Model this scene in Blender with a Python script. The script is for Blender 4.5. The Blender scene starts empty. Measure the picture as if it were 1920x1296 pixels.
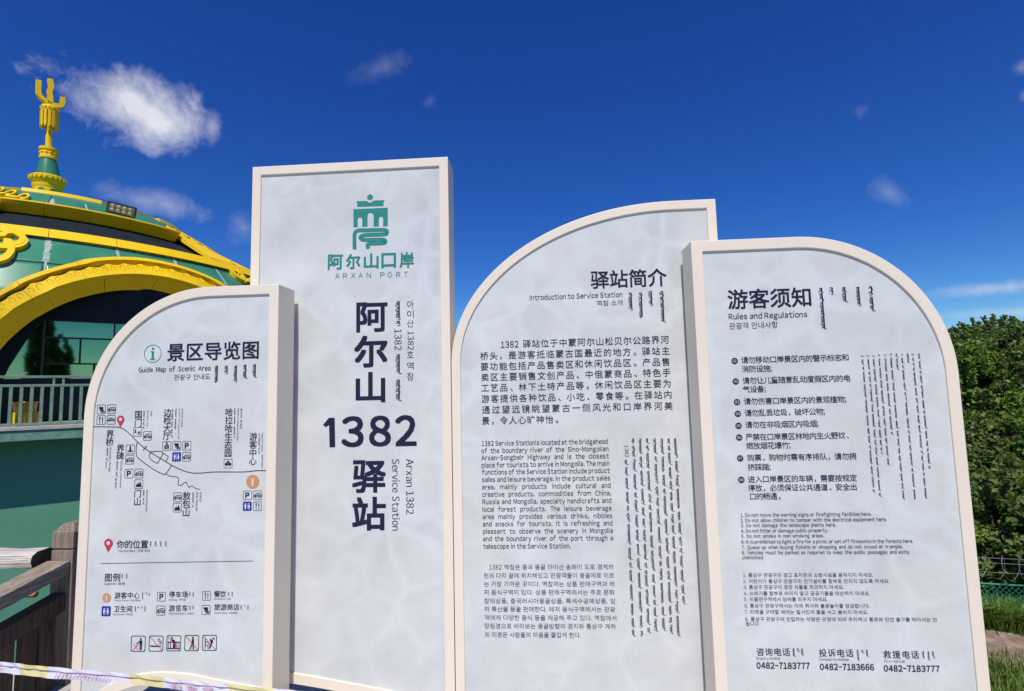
import bpy, bmesh, math, random
import numpy as np
from mathutils import Vector
R = math.radians
sc = bpy.context.scene
COL = sc.collection
random.seed(7)
EYE = 1.65
# ------------------------------------------------------------------ camera
FPX = 965.6
PIT, ROL, YAW = R(5.1195), R(-1.3856), R(-3.5795)
def cam_axes():
    cp, sp, cr, sr, cy, sy = math.cos(PIT), math.sin(PIT), math.cos(ROL), math.sin(ROL), math.cos(YAW), math.sin(YAW)
    fwd = Vector((sy*cp, cy*cp, sp)); r0 = Vector((cy, -sy, 0)); u0 = r0.cross(fwd)
    return cr*r0+sr*u0, -sr*r0+cr*u0, fwd
CR, CU, CF = cam_axes()
cam = bpy.data.objects.new('camera', bpy.data.cameras.new('camera')); COL.objects.link(cam); sc.camera = cam
cam.data.sensor_width = 36; cam.data.lens = FPX/1920*36
cam.data.clip_start = .05; cam.data.clip_end = 6000
from mathutils import Matrix
cam.matrix_world = Matrix(((CR.x, CU.x, -CF.x, 0), (CR.y, CU.y, -CF.y, 0), (CR.z, CU.z, -CF.z, EYE), (0, 0, 0, 1)))
def ray(x, y):
    return CR*((x-960)/FPX)+CU*((648-y)/FPX)+CF
# ------------------------------------------------------------------ light
SUN_EL, SUN_AZ = R(57), R(-1.5)       # azimuth measured from straight behind the photographer
sun = bpy.data.lights.new('sun', 'SUN'); sun.energy = 3.6; sun.angle = R(.53); sun.color = (1, .95, .88)
so = bpy.data.objects.new('sun', sun); COL.objects.link(so)
sdir = Vector((math.sin(SUN_AZ)*math.cos(SUN_EL), -math.cos(SUN_AZ)*math.cos(SUN_EL), math.sin(SUN_EL)))
so.rotation_euler = sdir.to_track_quat('Z', 'Y').to_euler(); so.location = (0, -4, 9)
sc.view_settings.view_transform = 'Standard'; sc.view_settings.look = 'None'
sc.view_settings.gamma = 1; sc.view_settings.use_curve_mapping = False
sc.view_settings.exposure = 0.25
W = bpy.data.worlds.new('World'); sc.world = W; W.use_nodes = True
nt = W.node_tree; nt.nodes.clear()
def N(t, **k):
    n = nt.nodes.new(t)
    for a, b in k.items(): setattr(n, a, b)
    return n
def lk(a, b): nt.links.new(a, b)
def mth(op, a, b=None, c=None, clamp=False):
    n = N('ShaderNodeMath', operation=op); n.use_clamp = clamp
    for i, v in enumerate((a, b, c)):
        if v is None: continue
        if isinstance(v, (int, float)): n.inputs[i].default_value = v
        else: lk(v, n.inputs[i])
    return n.outputs[0]
sky = N('ShaderNodeTexSky', sky_type='NISHITA'); sky.sun_disc = False
sky.sun_elevation = SUN_EL; sky.sun_rotation = math.atan2(sdir.x, sdir.y)
sky.altitude = 900; sky.air_density = 1.0; sky.dust_density = .35; sky.ozone_density = 4.0
hs = N('ShaderNodeHueSaturation'); hs.inputs['Saturation'].default_value = 1.0; hs.inputs['Value'].default_value = 1.0
hs.inputs['Hue'].default_value = .5
SKYP = (3.25, 3.3)
# deep clear-air blue: strengthen the ratio between channels everywhere in the sky alike
sep = N('ShaderNodeSeparateColor'); lk(sky.outputs[0], sep.inputs[0])
bl = mth('MAXIMUM', sep.outputs[2], .0001)
comb = N('ShaderNodeCombineColor')
ra = mth('MINIMUM', mth('DIVIDE', sep.outputs[0], bl), .85); ga = mth('MINIMUM', mth('DIVIDE', sep.outputs[1], bl), .92)
lk(mth('MULTIPLY', bl, mth('POWER', ra, mth('MULTIPLY_ADD', ra, -2.2, SKYP[0]))), comb.inputs[0])
lk(mth('MULTIPLY', bl, mth('POWER', ga, mth('MULTIPLY_ADD', ga, -1.7, SKYP[1]))), comb.inputs[1])
lk(mth('MULTIPLY', bl, .96), comb.inputs[2])
lk(comb.outputs[0], hs.inputs['Color'])
tc = N('ShaderNodeTexCoord')
def dot(vec):
    n = N('ShaderNodeVectorMath', operation='DOT_PRODUCT'); lk(tc.outputs['Generated'], n.inputs[0]); n.inputs[1].default_value = vec
    return n.outputs['Value']
nzv = N('ShaderNodeTexNoise'); nzv.inputs['Scale'].default_value = 9; nzv.inputs['Detail'].default_value = 7; nzv.inputs['Roughness'].default_value = .62
lk(tc.outputs['Generated'], nzv.inputs['Vector'])
nzs = N('ShaderNodeTexNoise'); nzs.inputs['Scale'].default_value = 26; nzs.inputs['Detail'].default_value = 8; nzs.inputs['Roughness'].default_value = .68; nzs.inputs['Distortion'].default_value = .6
lk(tc.outputs['Generated'], nzs.inputs['Vector'])
n1, n2 = nzv.outputs['Fac'], nzs.outputs['Fac']
total = None
# px centre, half sizes (px), tilt, density, edge softness
for (px, py, sx, sy, tilt, dens, soft) in [(250, 200, 148, 76, 24, .97, 1.2), (318, 262, 46, 34, 30, .45, 1.0), (150, 140, 46, 20, 10, .3, .8), (397, 238, 22, 38, 20, .5, .9),
        (285, 378, 100, 26, 16, .38, .8), (455, 425, 26, 40, 0, .2, .8), (715, 128, 78, 24, -14, .2, .6), (806, 190, 20, 14, -30, .18, .6),
        (1668, 364, 44, 20, 30, .34, .6), (1616, 208, 18, 16, 0, .13, .7), (1870, 540, 120, 15, -7, .5, .8), (1910, 585, 120, 13, -5, .4, .8),
        (1918, 125, 20, 16, 0, .22, .8), (1922, 180, 12, 16, 0, .22, .8)]:
    c = ray(px, py).normalized(); t = R(tilt)
    e1 = (CR-c*c.dot(CR)).normalized(); e2 = c.cross(e1)*-1
    e2 = e2 if e2.dot(CU) > 0 else -e2
    a1 = e1*math.cos(t)-e2*math.sin(t); a2 = e1*math.sin(t)+e2*math.cos(t)
    dpx = ray(px, py).length; k1 = FPX*dpx*(1 if True else 1)
    dc = mth('MAXIMUM', dot(c), .05)
    u = mth('DIVIDE', mth('DIVIDE', dot(a1), dc), sx/k1); v = mth('DIVIDE', mth('DIVIDE', dot(a2), dc), sy/k1)
    rr = mth('SQRT', mth('ADD', mth('MULTIPLY', u, u), mth('MULTIPLY', v, v)))
    m = mth('SUBTRACT', 1.0, rr)
    m = mth('ADD', m, mth('MULTIPLY', mth('SUBTRACT', n1, .5), 1.5))
    m = mth('ADD', m, mth('MULTIPLY', mth('SUBTRACT', n2, .5), 1.0 if dens > .9 else 1.7))
    m = mth('MULTIPLY', m, soft, clamp=True)
    m = mth('MULTIPLY', mth('POWER', m, 1.25), dens)
    front = mth('GREATER_THAN', dot(c), .2)
    m = mth('MULTIPLY', m, front)
    total = m if total is None else mth('MAXIMUM', total, m)
mixc = N('ShaderNodeMix', data_type='RGBA')
lk(total, mixc.inputs[0]); lk(hs.outputs[0], mixc.inputs[6]); 
shade = N('ShaderNodeMix', data_type='RGBA'); lk(n1, shade.inputs[0]); shade.inputs[6].default_value = (4.9, 5.1, 6.0, 1); shade.inputs[7].default_value = (7.6, 7.7, 8.3, 1)
lk(shade.outputs[2], mixc.inputs[7])
bg = N('ShaderNodeBackground'); bg.inputs[1].default_value = .1; lk(mixc.outputs[2], bg.inputs[0])
wo = N('ShaderNodeOutputWorld'); lk(bg.outputs[0], wo.inputs[0])

# ------------------------------------------------------------------ helpers
def tag(o, label=None, cat=None, group=None, kind=None):
    if label: o['label'] = label
    if cat: o['category'] = cat
    if group: o['group'] = group
    if kind: o['kind'] = kind
    return o
def empty(name, loc, label, cat, group=None):
    o = bpy.data.objects.new(name, None); COL.objects.link(o); o.location = loc; o.empty_display_size = .2
    return tag(o, label, cat, group)
MATS = {}; ORIGINS = {}
def mat(name, c1, c2=None, scale=6, detail=4, rough=.6, metal=0, bump=0, bscale=40, spec=.5, stretch=None, lo=.35, hi=.65, coat=0, trans=0):
    m = bpy.data.materials.new(name); m.use_nodes = True; t = m.node_tree; b = t.nodes['Principled BSDF']
    b.inputs['Roughness'].default_value = rough; b.inputs['Metallic'].default_value = metal
    b.inputs['Specular IOR Level'].default_value = spec; b.inputs['Coat Weight'].default_value = coat
    b.inputs['Base Color'].default_value = (*c1, 1)
    co = t.nodes.new('ShaderNodeTexCoord'); vec = co.outputs['Object']
    if stretch:
        mp = t.nodes.new('ShaderNodeMapping'); mp.inputs['Scale'].default_value = stretch; t.links.new(vec, mp.inputs[0]); vec = mp.outputs[0]
    if c2:
        n = t.nodes.new('ShaderNodeTexNoise'); n.inputs['Scale'].default_value = scale; n.inputs['Detail'].default_value = detail; t.links.new(vec, n.inputs['Vector'])
        r = t.nodes.new('ShaderNodeValToRGB'); r.color_ramp.elements[0].position = lo; r.color_ramp.elements[1].position = hi
        r.color_ramp.elements[0].color = (*c1, 1); r.color_ramp.elements[1].color = (*c2, 1)
        t.links.new(n.outputs['Fac'], r.inputs[0]); t.links.new(r.outputs[0], b.inputs['Base Color'])
    if bump:
        n = t.nodes.new('ShaderNodeTexNoise'); n.inputs['Scale'].default_value = bscale; n.inputs['Detail'].default_value = 6; t.links.new(vec, n.inputs['Vector'])
        bu = t.nodes.new('ShaderNodeBump'); bu.inputs['Strength'].default_value = bump; bu.inputs['Distance'].default_value = .02
        t.links.new(n.outputs['Fac'], bu.inputs['Height']); t.links.new(bu.outputs[0], b.inputs['Normal'])
    MATS[name] = m; return m
class MB:
    def __init__(s): s.v = []; s.f = []; s.m = []
    def add(s, vs, fs, mi=0):
        o = len(s.v); s.v += [tuple(p) for p in vs]; s.f += [tuple(i+o for i in f) for f in fs]; s.m += [mi]*len(fs); return s
    def box(s, x0, x1, y0, y1, z0, z1, mi=0):
        return s.add([(x0,y0,z0),(x1,y0,z0),(x1,y1,z0),(x0,y1,z0),(x0,y0,z1),(x1,y0,z1),(x1,y1,z1),(x0,y1,z1)],
              [(0,3,2,1),(4,5,6,7),(0,1,5,4),(1,2,6,5),(2,3,7,6),(3,0,4,7)], mi)
    def obox(s, c, ax, ay, az, mi=0):   # centre and three half axis vectors
        c, ax, ay, az = map(Vector, (c, ax, ay, az)); vs = []
        for k in (-1, 1):
            for i, j in ((-1,-1),(1,-1),(1,1),(-1,1)): vs.append(c+ax*i+ay*j+az*k)
        return s.add(vs, [(0,3,2,1),(4,5,6,7),(0,1,5,4),(1,2,6,5),(2,3,7,6),(3,0,4,7)], mi)
    def bar(s, a, b, w, d, up=(0,0,1), mi=0):
        a, b = Vector(a), Vector(b); t = (b-a); n = t.normalized(); sd = n.cross(Vector(up))
        if sd.length < 1e-4: sd = n.cross(Vector((1,0,0)))
        sd.normalize(); u = sd.cross(n)
        return s.obox((a+b)/2, t/2, sd*w/2, u*d/2, mi)
    def tube(s, pts, r, n=8, mi=0, cap=True):
        pts = [Vector(p) for p in pts]; rs = r if isinstance(r, (list, tuple)) else [r]*len(pts); vs = []; fs = []
        pu = None
        for i, p in enumerate(pts):
            t = (pts[min(i+1, len(pts)-1)]-pts[max(i-1, 0)]).normalized()
            u = t.cross(Vector((0,0,1))) if pu is None else pu-t*pu.dot(t)
            if u.length < 1e-3: u = t.cross(Vector((1,0,0)))
            u.normalize(); pu = u; w = t.cross(u)
            for k in range(n):
                a = 2*math.pi*k/n; vs.append(p+(u*math.cos(a)+w*math.sin(a))*rs[i])
        for i in range(len(pts)-1):
            for k in range(n): fs.append((i*n+k, i*n+(k+1) % n, (i+1)*n+(k+1) % n, (i+1)*n+k))
        if cap: fs.append(tuple(range(n))[::-1]); fs.append(tuple((len(pts)-1)*n+k for k in range(n)))
        return s.add(vs, fs, mi)
    def lathe(s, prof, c, n=40, mi=0, a0=0, a1=360):   # prof: (r, z)
        full = abs(a1-a0) >= 360; m = n if full else n+1; vs = []; fs = []
        for (r, z) in prof:
            for k in range(m):
                a = R(a0+(a1-a0)*k/n); vs.append((c[0]+r*math.cos(a), c[1]+r*math.sin(a), c[2]+z))
        for i in range(len(prof)-1):
            for k in range(n):
                k2 = (k+1) % m; fs.append((i*m+k, i*m+k2, (i+1)*m+k2, (i+1)*m+k))
        return s.add(vs, fs, mi)
    def build(s, name, mats, parent=None, smooth=False, bevel=0, origin=None):
        me = bpy.data.meshes.new(name); o3 = ORIGINS[parent.name] if parent else Vector((0,0,0))
        vs = [(p[0]-o3[0], p[1]-o3[1], p[2]-o3[2]) for p in s.v]
        me.from_pydata(vs, [], s.f)
        for m in (mats if isinstance(mats, (list, tuple)) else [mats]): me.materials.append(m)
        me.polygons.foreach_set('material_index', s.m)
        if smooth: me.polygons.foreach_set('use_smooth', [True]*len(s.f))
        me.update()
        o = bpy.data.objects.new(name, me); COL.objects.link(o); ORIGINS[o.name] = o3
        if parent: o.parent = parent
        if bevel:
            b = o.modifiers.new('bevel', 'BEVEL'); b.width = bevel; b.segments = 2; b.limit_method = 'ANGLE'; b.angle_limit = R(40)
        return o
def E(*a, **k):
    o = empty(*a, **k); ORIGINS[o.name] = Vector(o.location); return o

# ------------------------------------------------------------------ materials
M = dict(
 cream=mat('cream_paint', (.81,.71,.575), (.865,.76,.625), 1.3, rough=.42, spec=.4, bump=.02, bscale=60),
 ink=mat('navy_print', (.016,.018,.05), rough=.55, spec=.2),
 inklight=mat('grey_navy_print', (.045,.05,.085), rough=.55, spec=.2),
 teal=mat('teal_print', (.03,.25,.215), rough=.5, spec=.2),
 orange=mat('orange_print', (.62,.29,.12), rough=.5, spec=.2),
 red=mat('red_print', (.55,.045,.09), rough=.5, spec=.2),
 blue=mat('blue_print', (.02,.03,.32), rough=.5, spec=.2),
 white=mat('white_print', (.62,.66,.74), rough=.5, spec=.2),
 yellow=mat('yellow_paint', (.88,.56,.010), (.93,.60,.012), 1.2, rough=.5, spec=.18),
 green=mat('green_panel', (.035,.20,.115), (.055,.26,.15), .8, rough=.3, spec=.5, bump=.03, bscale=3),
 seal=mat('grey_sealant', (.22,.33,.27), (.4,.46,.42), 5, rough=.8, bump=.2),
 navy=mat('dark_navy_panel', (.010,.017,.024), (.014,.024,.032), 1.5, rough=.5, spec=.15),
 dark=mat('dark_frame', (.006,.012,.014), rough=.4),
 glass=mat('green_mirror_glass', (.17,.32,.17), (.20,.36,.20), .8, rough=.03, metal=1),
 lowwall=mat('green_render', (.09,.285,.185), (.115,.32,.205), .7, rough=.75, bump=.08, bscale=14),
 rail=mat('pale_green_metal', (.14,.24,.16), (.20,.30,.21), 9, rough=.6, bump=.1),
 slab=mat('peeling_green_edge', (.10,.24,.17), (.17,.32,.24), 7, rough=.8, bump=.5, bscale=9),
 slabtop=mat('pale_stone_coping', (.5,.46,.43), (.38,.37,.35), 6, rough=.8, bump=.2),
 wood=mat('weathered_wood', (.18,.135,.10), (.34,.27,.20), 5, detail=8, rough=.85, bump=.7, bscale=9, stretch=(14,14,1.0), lo=.3, hi=.7),
 woody=mat('dark_stained_wood', (.045,.03,.02), (.17,.10,.055), 4, detail=8, rough=.8, bump=.7, bscale=9, stretch=(14,14,1.0), lo=.35, hi=.75),
 woodrail=mat('weathered_handrail_wood', (.20,.15,.11), (.42,.34,.26), 5, detail=8, rough=.85, bump=.7, bscale=9, stretch=(14,1.0,14), lo=.3, hi=.7),
 log=mat('bleached_log', (.50,.44,.36), (.72,.66,.57), 5, detail=8, rough=.85, bump=.8, bscale=9, stretch=(1.0,14,14), lo=.3, hi=.7),
 logend=mat('log_end_grain', (.10,.06,.035), (.17,.11,.07), 16, rough=.9, bump=.5),
 stick=mat('tan_stick', (.42,.24,.11), (.30,.15,.07), 9, rough=.8, bump=.5),
 tapew=mat('white_tape', (.62,.60,.68), (.70,.68,.74), 6, rough=.35, spec=.5),
 tapey=mat('yellow_tape', (.66,.58,.26), (.72,.65,.34), 6, rough=.35, spec=.5),
 taper=mat('faded_magenta_print', (.56,.30,.42), rough=.5),
 bucket=mat('amber_plastic', (.70,.34,.05), (.78,.40,.08), 3, rough=.4),
 legs=mat('yellow_plastic', (.85,.60,.02), rough=.4),
 groove=mat('engraved_line', (.40,.25,.01), rough=.5),
 lampb=mat('black_lamp_housing', (.02,.03,.03), rough=.4),
 lampg=mat('led_lens', (.30,.33,.25), (.45,.48,.30), 8, rough=.2),
 lampface=mat('lamp_face', (.16,.20,.18), rough=.25),
 fence=mat('green_fence_plastic', (.012,.17,.11), (.02,.22,.14), 5, rough=.5),
 wire=mat('galvanised_wire', (.16,.16,.17), rough=.5, metal=.4),
 bark=mat('bark', (.06,.045,.03), (.13,.10,.07), 9, rough=.9, bump=.5),
 soil=mat('dry_earth', (.20,.135,.09), (.36,.26,.185), 3.5, detail=8, rough=.95, bump=.6, bscale=6),
 terrain=mat('grassy_earth', (.045,.07,.02), (.09,.095,.04), .6, detail=8, rough=.95, bump=.6, bscale=3),
 paving=mat('pale_paving', (.40,.37,.33), (.52,.49,.44), 3, rough=.85, bump=.2),
 conc=mat('concrete', (.25,.24,.22), (.34,.33,.30), 2, rough=.9, bump=.3),
 hill=mat('far_hill', (.03,.055,.02), (.06,.08,.035), .05, rough=1),
)
def leafmat(name, c1, c2, c3):
    m = bpy.data.materials.new(name); m.use_nodes = True; t = m.node_tree; b = t.nodes['Principled BSDF']
    b.inputs['Roughness'].default_value = .5; b.inputs['Specular IOR Level'].default_value = .35
    g = t.nodes.new('ShaderNodeNewGeometry'); co = t.nodes.new('ShaderNodeTexCoord')
    n = t.nodes.new('ShaderNodeTexNoise'); n.inputs['Scale'].default_value = 1.1; n.inputs['Detail'].default_value = 3; t.links.new(co.outputs['Object'], n.inputs['Vector'])
    a = t.nodes.new('ShaderNodeMath'); a.operation = 'MULTIPLY_ADD'; t.links.new(g.outputs['Random Per Island'], a.inputs[0]); a.inputs[1].default_value = .5
    s = t.nodes.new('ShaderNodeMath'); s.operation = 'MULTIPLY_ADD'; t.links.new(n.outputs['Fac'], s.inputs[0]); s.inputs[1].default_value = 1.3; s.inputs[2].default_value = -.38
    t.links.new(s.outputs[0], a.inputs[2])
    r = t.nodes.new('ShaderNodeValToRGB'); e = r.color_ramp.elements; e[0].color = (*c1, 1); e[1].color = (*c3, 1); e.new(.5).color = (*c2, 1)
    t.links.new(a.outputs[0], r.inputs[0]); t.links.new(r.outputs[0], b.inputs['Base Color'])
    tr = t.nodes.new('ShaderNodeBsdfTranslucent'); t.links.new(r.outputs[0], tr.inputs[0])
    mx = t.nodes.new('ShaderNodeMixShader'); mx.inputs[0].default_value = .38
    t.links.new(b.outputs[0], mx.inputs[1]); t.links.new(tr.outputs[0], mx.inputs[2]); t.links.new(mx.outputs[0], t.nodes['Material Output'].inputs[0])
    return m
LF = [leafmat('dark_leaves', (.06,.11,.024), (.13,.20,.045), (.23,.31,.075)),
      leafmat('light_leaves', (.08,.15,.025), (.17,.28,.045), (.31,.43,.09)),
      leafmat('olive_leaves', (.08,.10,.03), (.16,.185,.055), (.26,.26,.09)),
      leafmat('grass_blades', (.07,.13,.02), (.15,.25,.04), (.29,.40,.08))]
# sign face: frosted print with pale ripple cells
def facemat():
    m = bpy.data.materials.new('frosted_sign_face'); m.use_nodes = True; t = m.node_tree; b = t.nodes['Principled BSDF']
    b.inputs['Roughness'].default_value = .32; b.inputs['Specular IOR Level'].default_value = .45
    co = t.nodes.new('ShaderNodeTexCoord')
    def nz(sc_, d, r=.5):
        n = t.nodes.new('ShaderNodeTexNoise'); n.inputs['Scale'].default_value = sc_; n.inputs['Detail'].default_value = d; n.inputs['Roughness'].default_value = r; t.links.new(co.outputs['Object'], n.inputs['Vector']); return n
    n1 = nz(1.6, 3); n2 = nz(5, 6, .6); n3 = nz(90, 3, .6)
    wv = t.nodes.new('ShaderNodeVectorMath'); wv.operation = 'MULTIPLY_ADD'; t.links.new(nz(2.2, 2).outputs['Color'], wv.inputs[0]); wv.inputs[1].default_value = (.22,.22,.22); t.links.new(co.outputs['Object'], wv.inputs[2])
    vo = t.nodes.new('ShaderNodeTexVoronoi'); vo.feature = 'DISTANCE_TO_EDGE'; vo.inputs['Scale'].default_value = 4.3; t.links.new(wv.outputs[0], vo.inputs['Vector'])
    r = t.nodes.new('ShaderNodeMapRange'); r.inputs[1].default_value = 0; r.inputs[2].default_value = .15; r.inputs[3].default_value = 1; r.inputs[4].default_value = 0; r.interpolation_type = 'SMOOTHSTEP'; t.links.new(vo.outputs['Distance'], r.inputs[0])
    rp = t.nodes.new('ShaderNodeValToRGB'); rp.color_ramp.elements[0].position = .32; rp.color_ramp.elements[1].position = .68
    rp.color_ramp.elements[0].color = (.585,.61,.595, 1); rp.color_ramp.elements[1].color = (.68,.69,.665, 1); t.links.new(n1.outputs['Fac'], rp.inputs[0])
    m2 = t.nodes.new('ShaderNodeMix'); m2.data_type = 'RGBA'; m2.blend_type = 'MULTIPLY'; m2.inputs[0].default_value = 1
    r2 = t.nodes.new('ShaderNodeMapRange'); r2.inputs[1].default_value = .3; r2.inputs[2].default_value = .7; r2.inputs[3].default_value = .9; r2.inputs[4].default_value = 1.06; t.links.new(n2.outputs['Fac'], r2.inputs[0])
    t.links.new(rp.outputs[0], m2.inputs[6]); t.links.new(r2.outputs[0], m2.inputs[7])
    f = t.nodes.new('ShaderNodeMath'); f.operation = 'MULTIPLY'; t.links.new(r.outputs[0], f.inputs[0])
    msk = t.nodes.new('ShaderNodeMapRange'); msk.inputs[1].default_value = .38; msk.inputs[2].default_value = .66; msk.inputs[3].default_value = .03; msk.inputs[4].default_value = .5; t.links.new(nz(1.1, 2).outputs['Fac'], msk.inputs[0]); t.links.new(msk.outputs[0], f.inputs[1])
    m3 = t.nodes.new('ShaderNodeMix'); m3.data_type = 'RGBA'; t.links.new(f.outputs[0], m3.inputs[0]); t.links.new(m2.outputs[2], m3.inputs[6]); m3.inputs[7].default_value = (.75,.79,.775,1)
    m4 = t.nodes.new('ShaderNodeMix'); m4.data_type = 'RGBA'; m4.blend_type = 'MULTIPLY'; m4.inputs[0].default_value = 1
    r4 = t.nodes.new('ShaderNodeMapRange'); r4.inputs[3].default_value = .93; r4.inputs[4].default_value = 1.07; t.links.new(n3.outputs['Fac'], r4.inputs[0])
    t.links.new(m3.outputs[2], m4.inputs[6]); t.links.new(r4.outputs[0], m4.inputs[7])
    t.links.new(m4.outputs[2], b.inputs['Base Color'])
    return m
FACE = facemat()

# ------------------------------------------------------------------ setting: ground
GZ = EYE-6.0
def gheight(x, y):
    z = GZ
    if y > 14.4-.2*(x-11): z += min(4.2, (y-(14.4-.2*(x-11)))*.50)
    if x < 3: z = GZ+(z-GZ)*max(0, min(1, (x+3)/6))
    return z+.10*math.sin(x*.9+y*.4)*math.cos(y*.7-x*.3)
g = MB(); nx = 150
ax = [-900,-300,-120,-60,-40]+[-30+i*.75 for i in range(100)]+[50,70,120,300,900]
ay = [-900,-300,-120,-60]+[-30+i*.75 for i in range(110)]+[60,80,120,300,900]
vs = [(x, y, gheight(x, y)) for y in ay for x in ax]; n_ = len(ax)
g.add(vs, [(j*n_+i, j*n_+i+1, (j+1)*n_+i+1, (j+1)*n_+i) for j in range(len(ay)-1) for i in range(n_-1)])
tag(g.build('ground', M['terrain'], smooth=True), kind='structure')
# earth path between the grass bank and the fence
p = MB(); vs = []; K = 60
for i in range(K+1):
    x = 6+i*.4; yc = 13.15-.2*(x-11)
    for j in range(9):
        y = yc-2.0+2.75*j/8+.12*math.sin(x*2.1+j); vs.append((x, y, gheight(x, y)+.03+.02*math.sin(x*5+j*2.3)))
p.add(vs, [(i*9+j, (i+1)*9+j, (i+1)*9+j+1, i*9+j+1) for i in range(K) for j in range(8)])
tag(p.build('path', M['soil'], smooth=True), kind='structure')
# raised terrace the signs stand on
p = MB().box(-3.35, 2.3, -7, 3.22, GZ-.4, -.06); ter = tag(p.build('retaining_terrace', M['conc']), kind='structure')
for i in range(10):
    for j in range(17):
        x0, y0 = -3.35+i*.565, -7+j*.6012
        t = MB().box(x0+.004, x0+.561, y0+.004, y0+.597, -.06, 0); t.build('paving_tile', M['paving'], ter)

# ------------------------------------------------------------------ text machinery
_cache = {}
_keep = bpy.data.curves.new('text_buffer', 'FONT'); _keepo = bpy.data.objects.new('text_buffer', _keep)
def raw(s):
    c = _keep; c.body = s; c.resolution_u = 3; c.fill_mode = 'FRONT'
    o = _keepo; me = o.to_mesh()
    v = np.zeros(len(me.vertices)*3, 'f'); me.vertices.foreach_get('co', v); v = v.reshape(-1, 3)[:, :2].copy()
    f = [tuple(p.vertices) for p in me.polygons]
    o.to_mesh_clear()
    return v, f
def latin(ch):
    """sans-serif latin glyph with its left bearing removed, and its advance"""
    k = ('L', ch)
    if k in _cache: return _cache[k]
    if ch == ' ': r = (np.zeros((0, 2)), [], .27)
    elif ch in 'Il|': t = {'I': .735, 'l': .77, '|': .80}[ch]; b_ = -.12 if ch == '|' else 0; w_ = .05 if ch == '|' else .09; r = (np.array([(0, b_), (w_, b_), (w_, t), (0, t)], 'f'), [(0, 1, 2, 3)], w_+.13)
    else:
        v, f = raw(chr(ord(ch)+0xFEE0)); x0 = v[:, 0].min(); w = v[:, 0].max()-x0
        w_s = .80 if ch in 'rtfj' else (.5 if ch == '-' else .82)
        if ch in '1': w_s = .8
        v = v-np.array([x0, 0]); v[:, 0] *= w_s; r = (v, f, w*w_s+(.07 if ch in 'rtfjvwyAVWTYoce' else .11))
    _cache[k] = r; return r
def glyph(s, off=0, res=3):
    k = (s, off)
    if k in _cache: return _cache[k]
    if all(iscjk(c) or c == ' ' for c in s): v, f = raw(s)
    else:
        V_, F_, x, n = [], [], 0, 0
        for ch in s:
            if iscjk(ch):
                v, f = (_cache[('C', ch)] if ('C', ch) in _cache else _cache.setdefault(('C', ch), raw(ch))); a = .92 if 0xac00 <= ord(ch) < 0xd7a4 else 1.
            else: v, f, a = latin(ch)
            if len(v): V_.append(v+np.array([x, 0])); F_ += [tuple(i+n for i in q) for q in f]; n += len(v)
            x += a
        v, f = np.concatenate(V_), F_
    if off:      # heavier weight: four copies of the outline, nudged, each on its own sheet (see put)
        n = len(v); d = off; sh = ((-d, -d), (d, -d), (d, d), (-d, d))
        v = np.concatenate([np.c_[v+np.array(q), np.full(n, .00012*(i+1))] for i, q in enumerate(sh)]); f = [tuple(a+n*i for a in q) for i in range(4) for q in f]
    else: v = np.c_[v, np.zeros(len(v))]
    _cache[k] = (v, f); return v, f
def bb(v): return v[:, 0].min(), v[:, 1].min(), v[:, 0].max(), v[:, 1].max()
def iscjk(ch): return ord(ch) > 0x2e7f
REF_C = bb(glyph('国')[0]); CAP = bb(glyph('H')[0])[3]
ADV = bb(glyph('国国')[0])[2]-REF_C[2]
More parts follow.
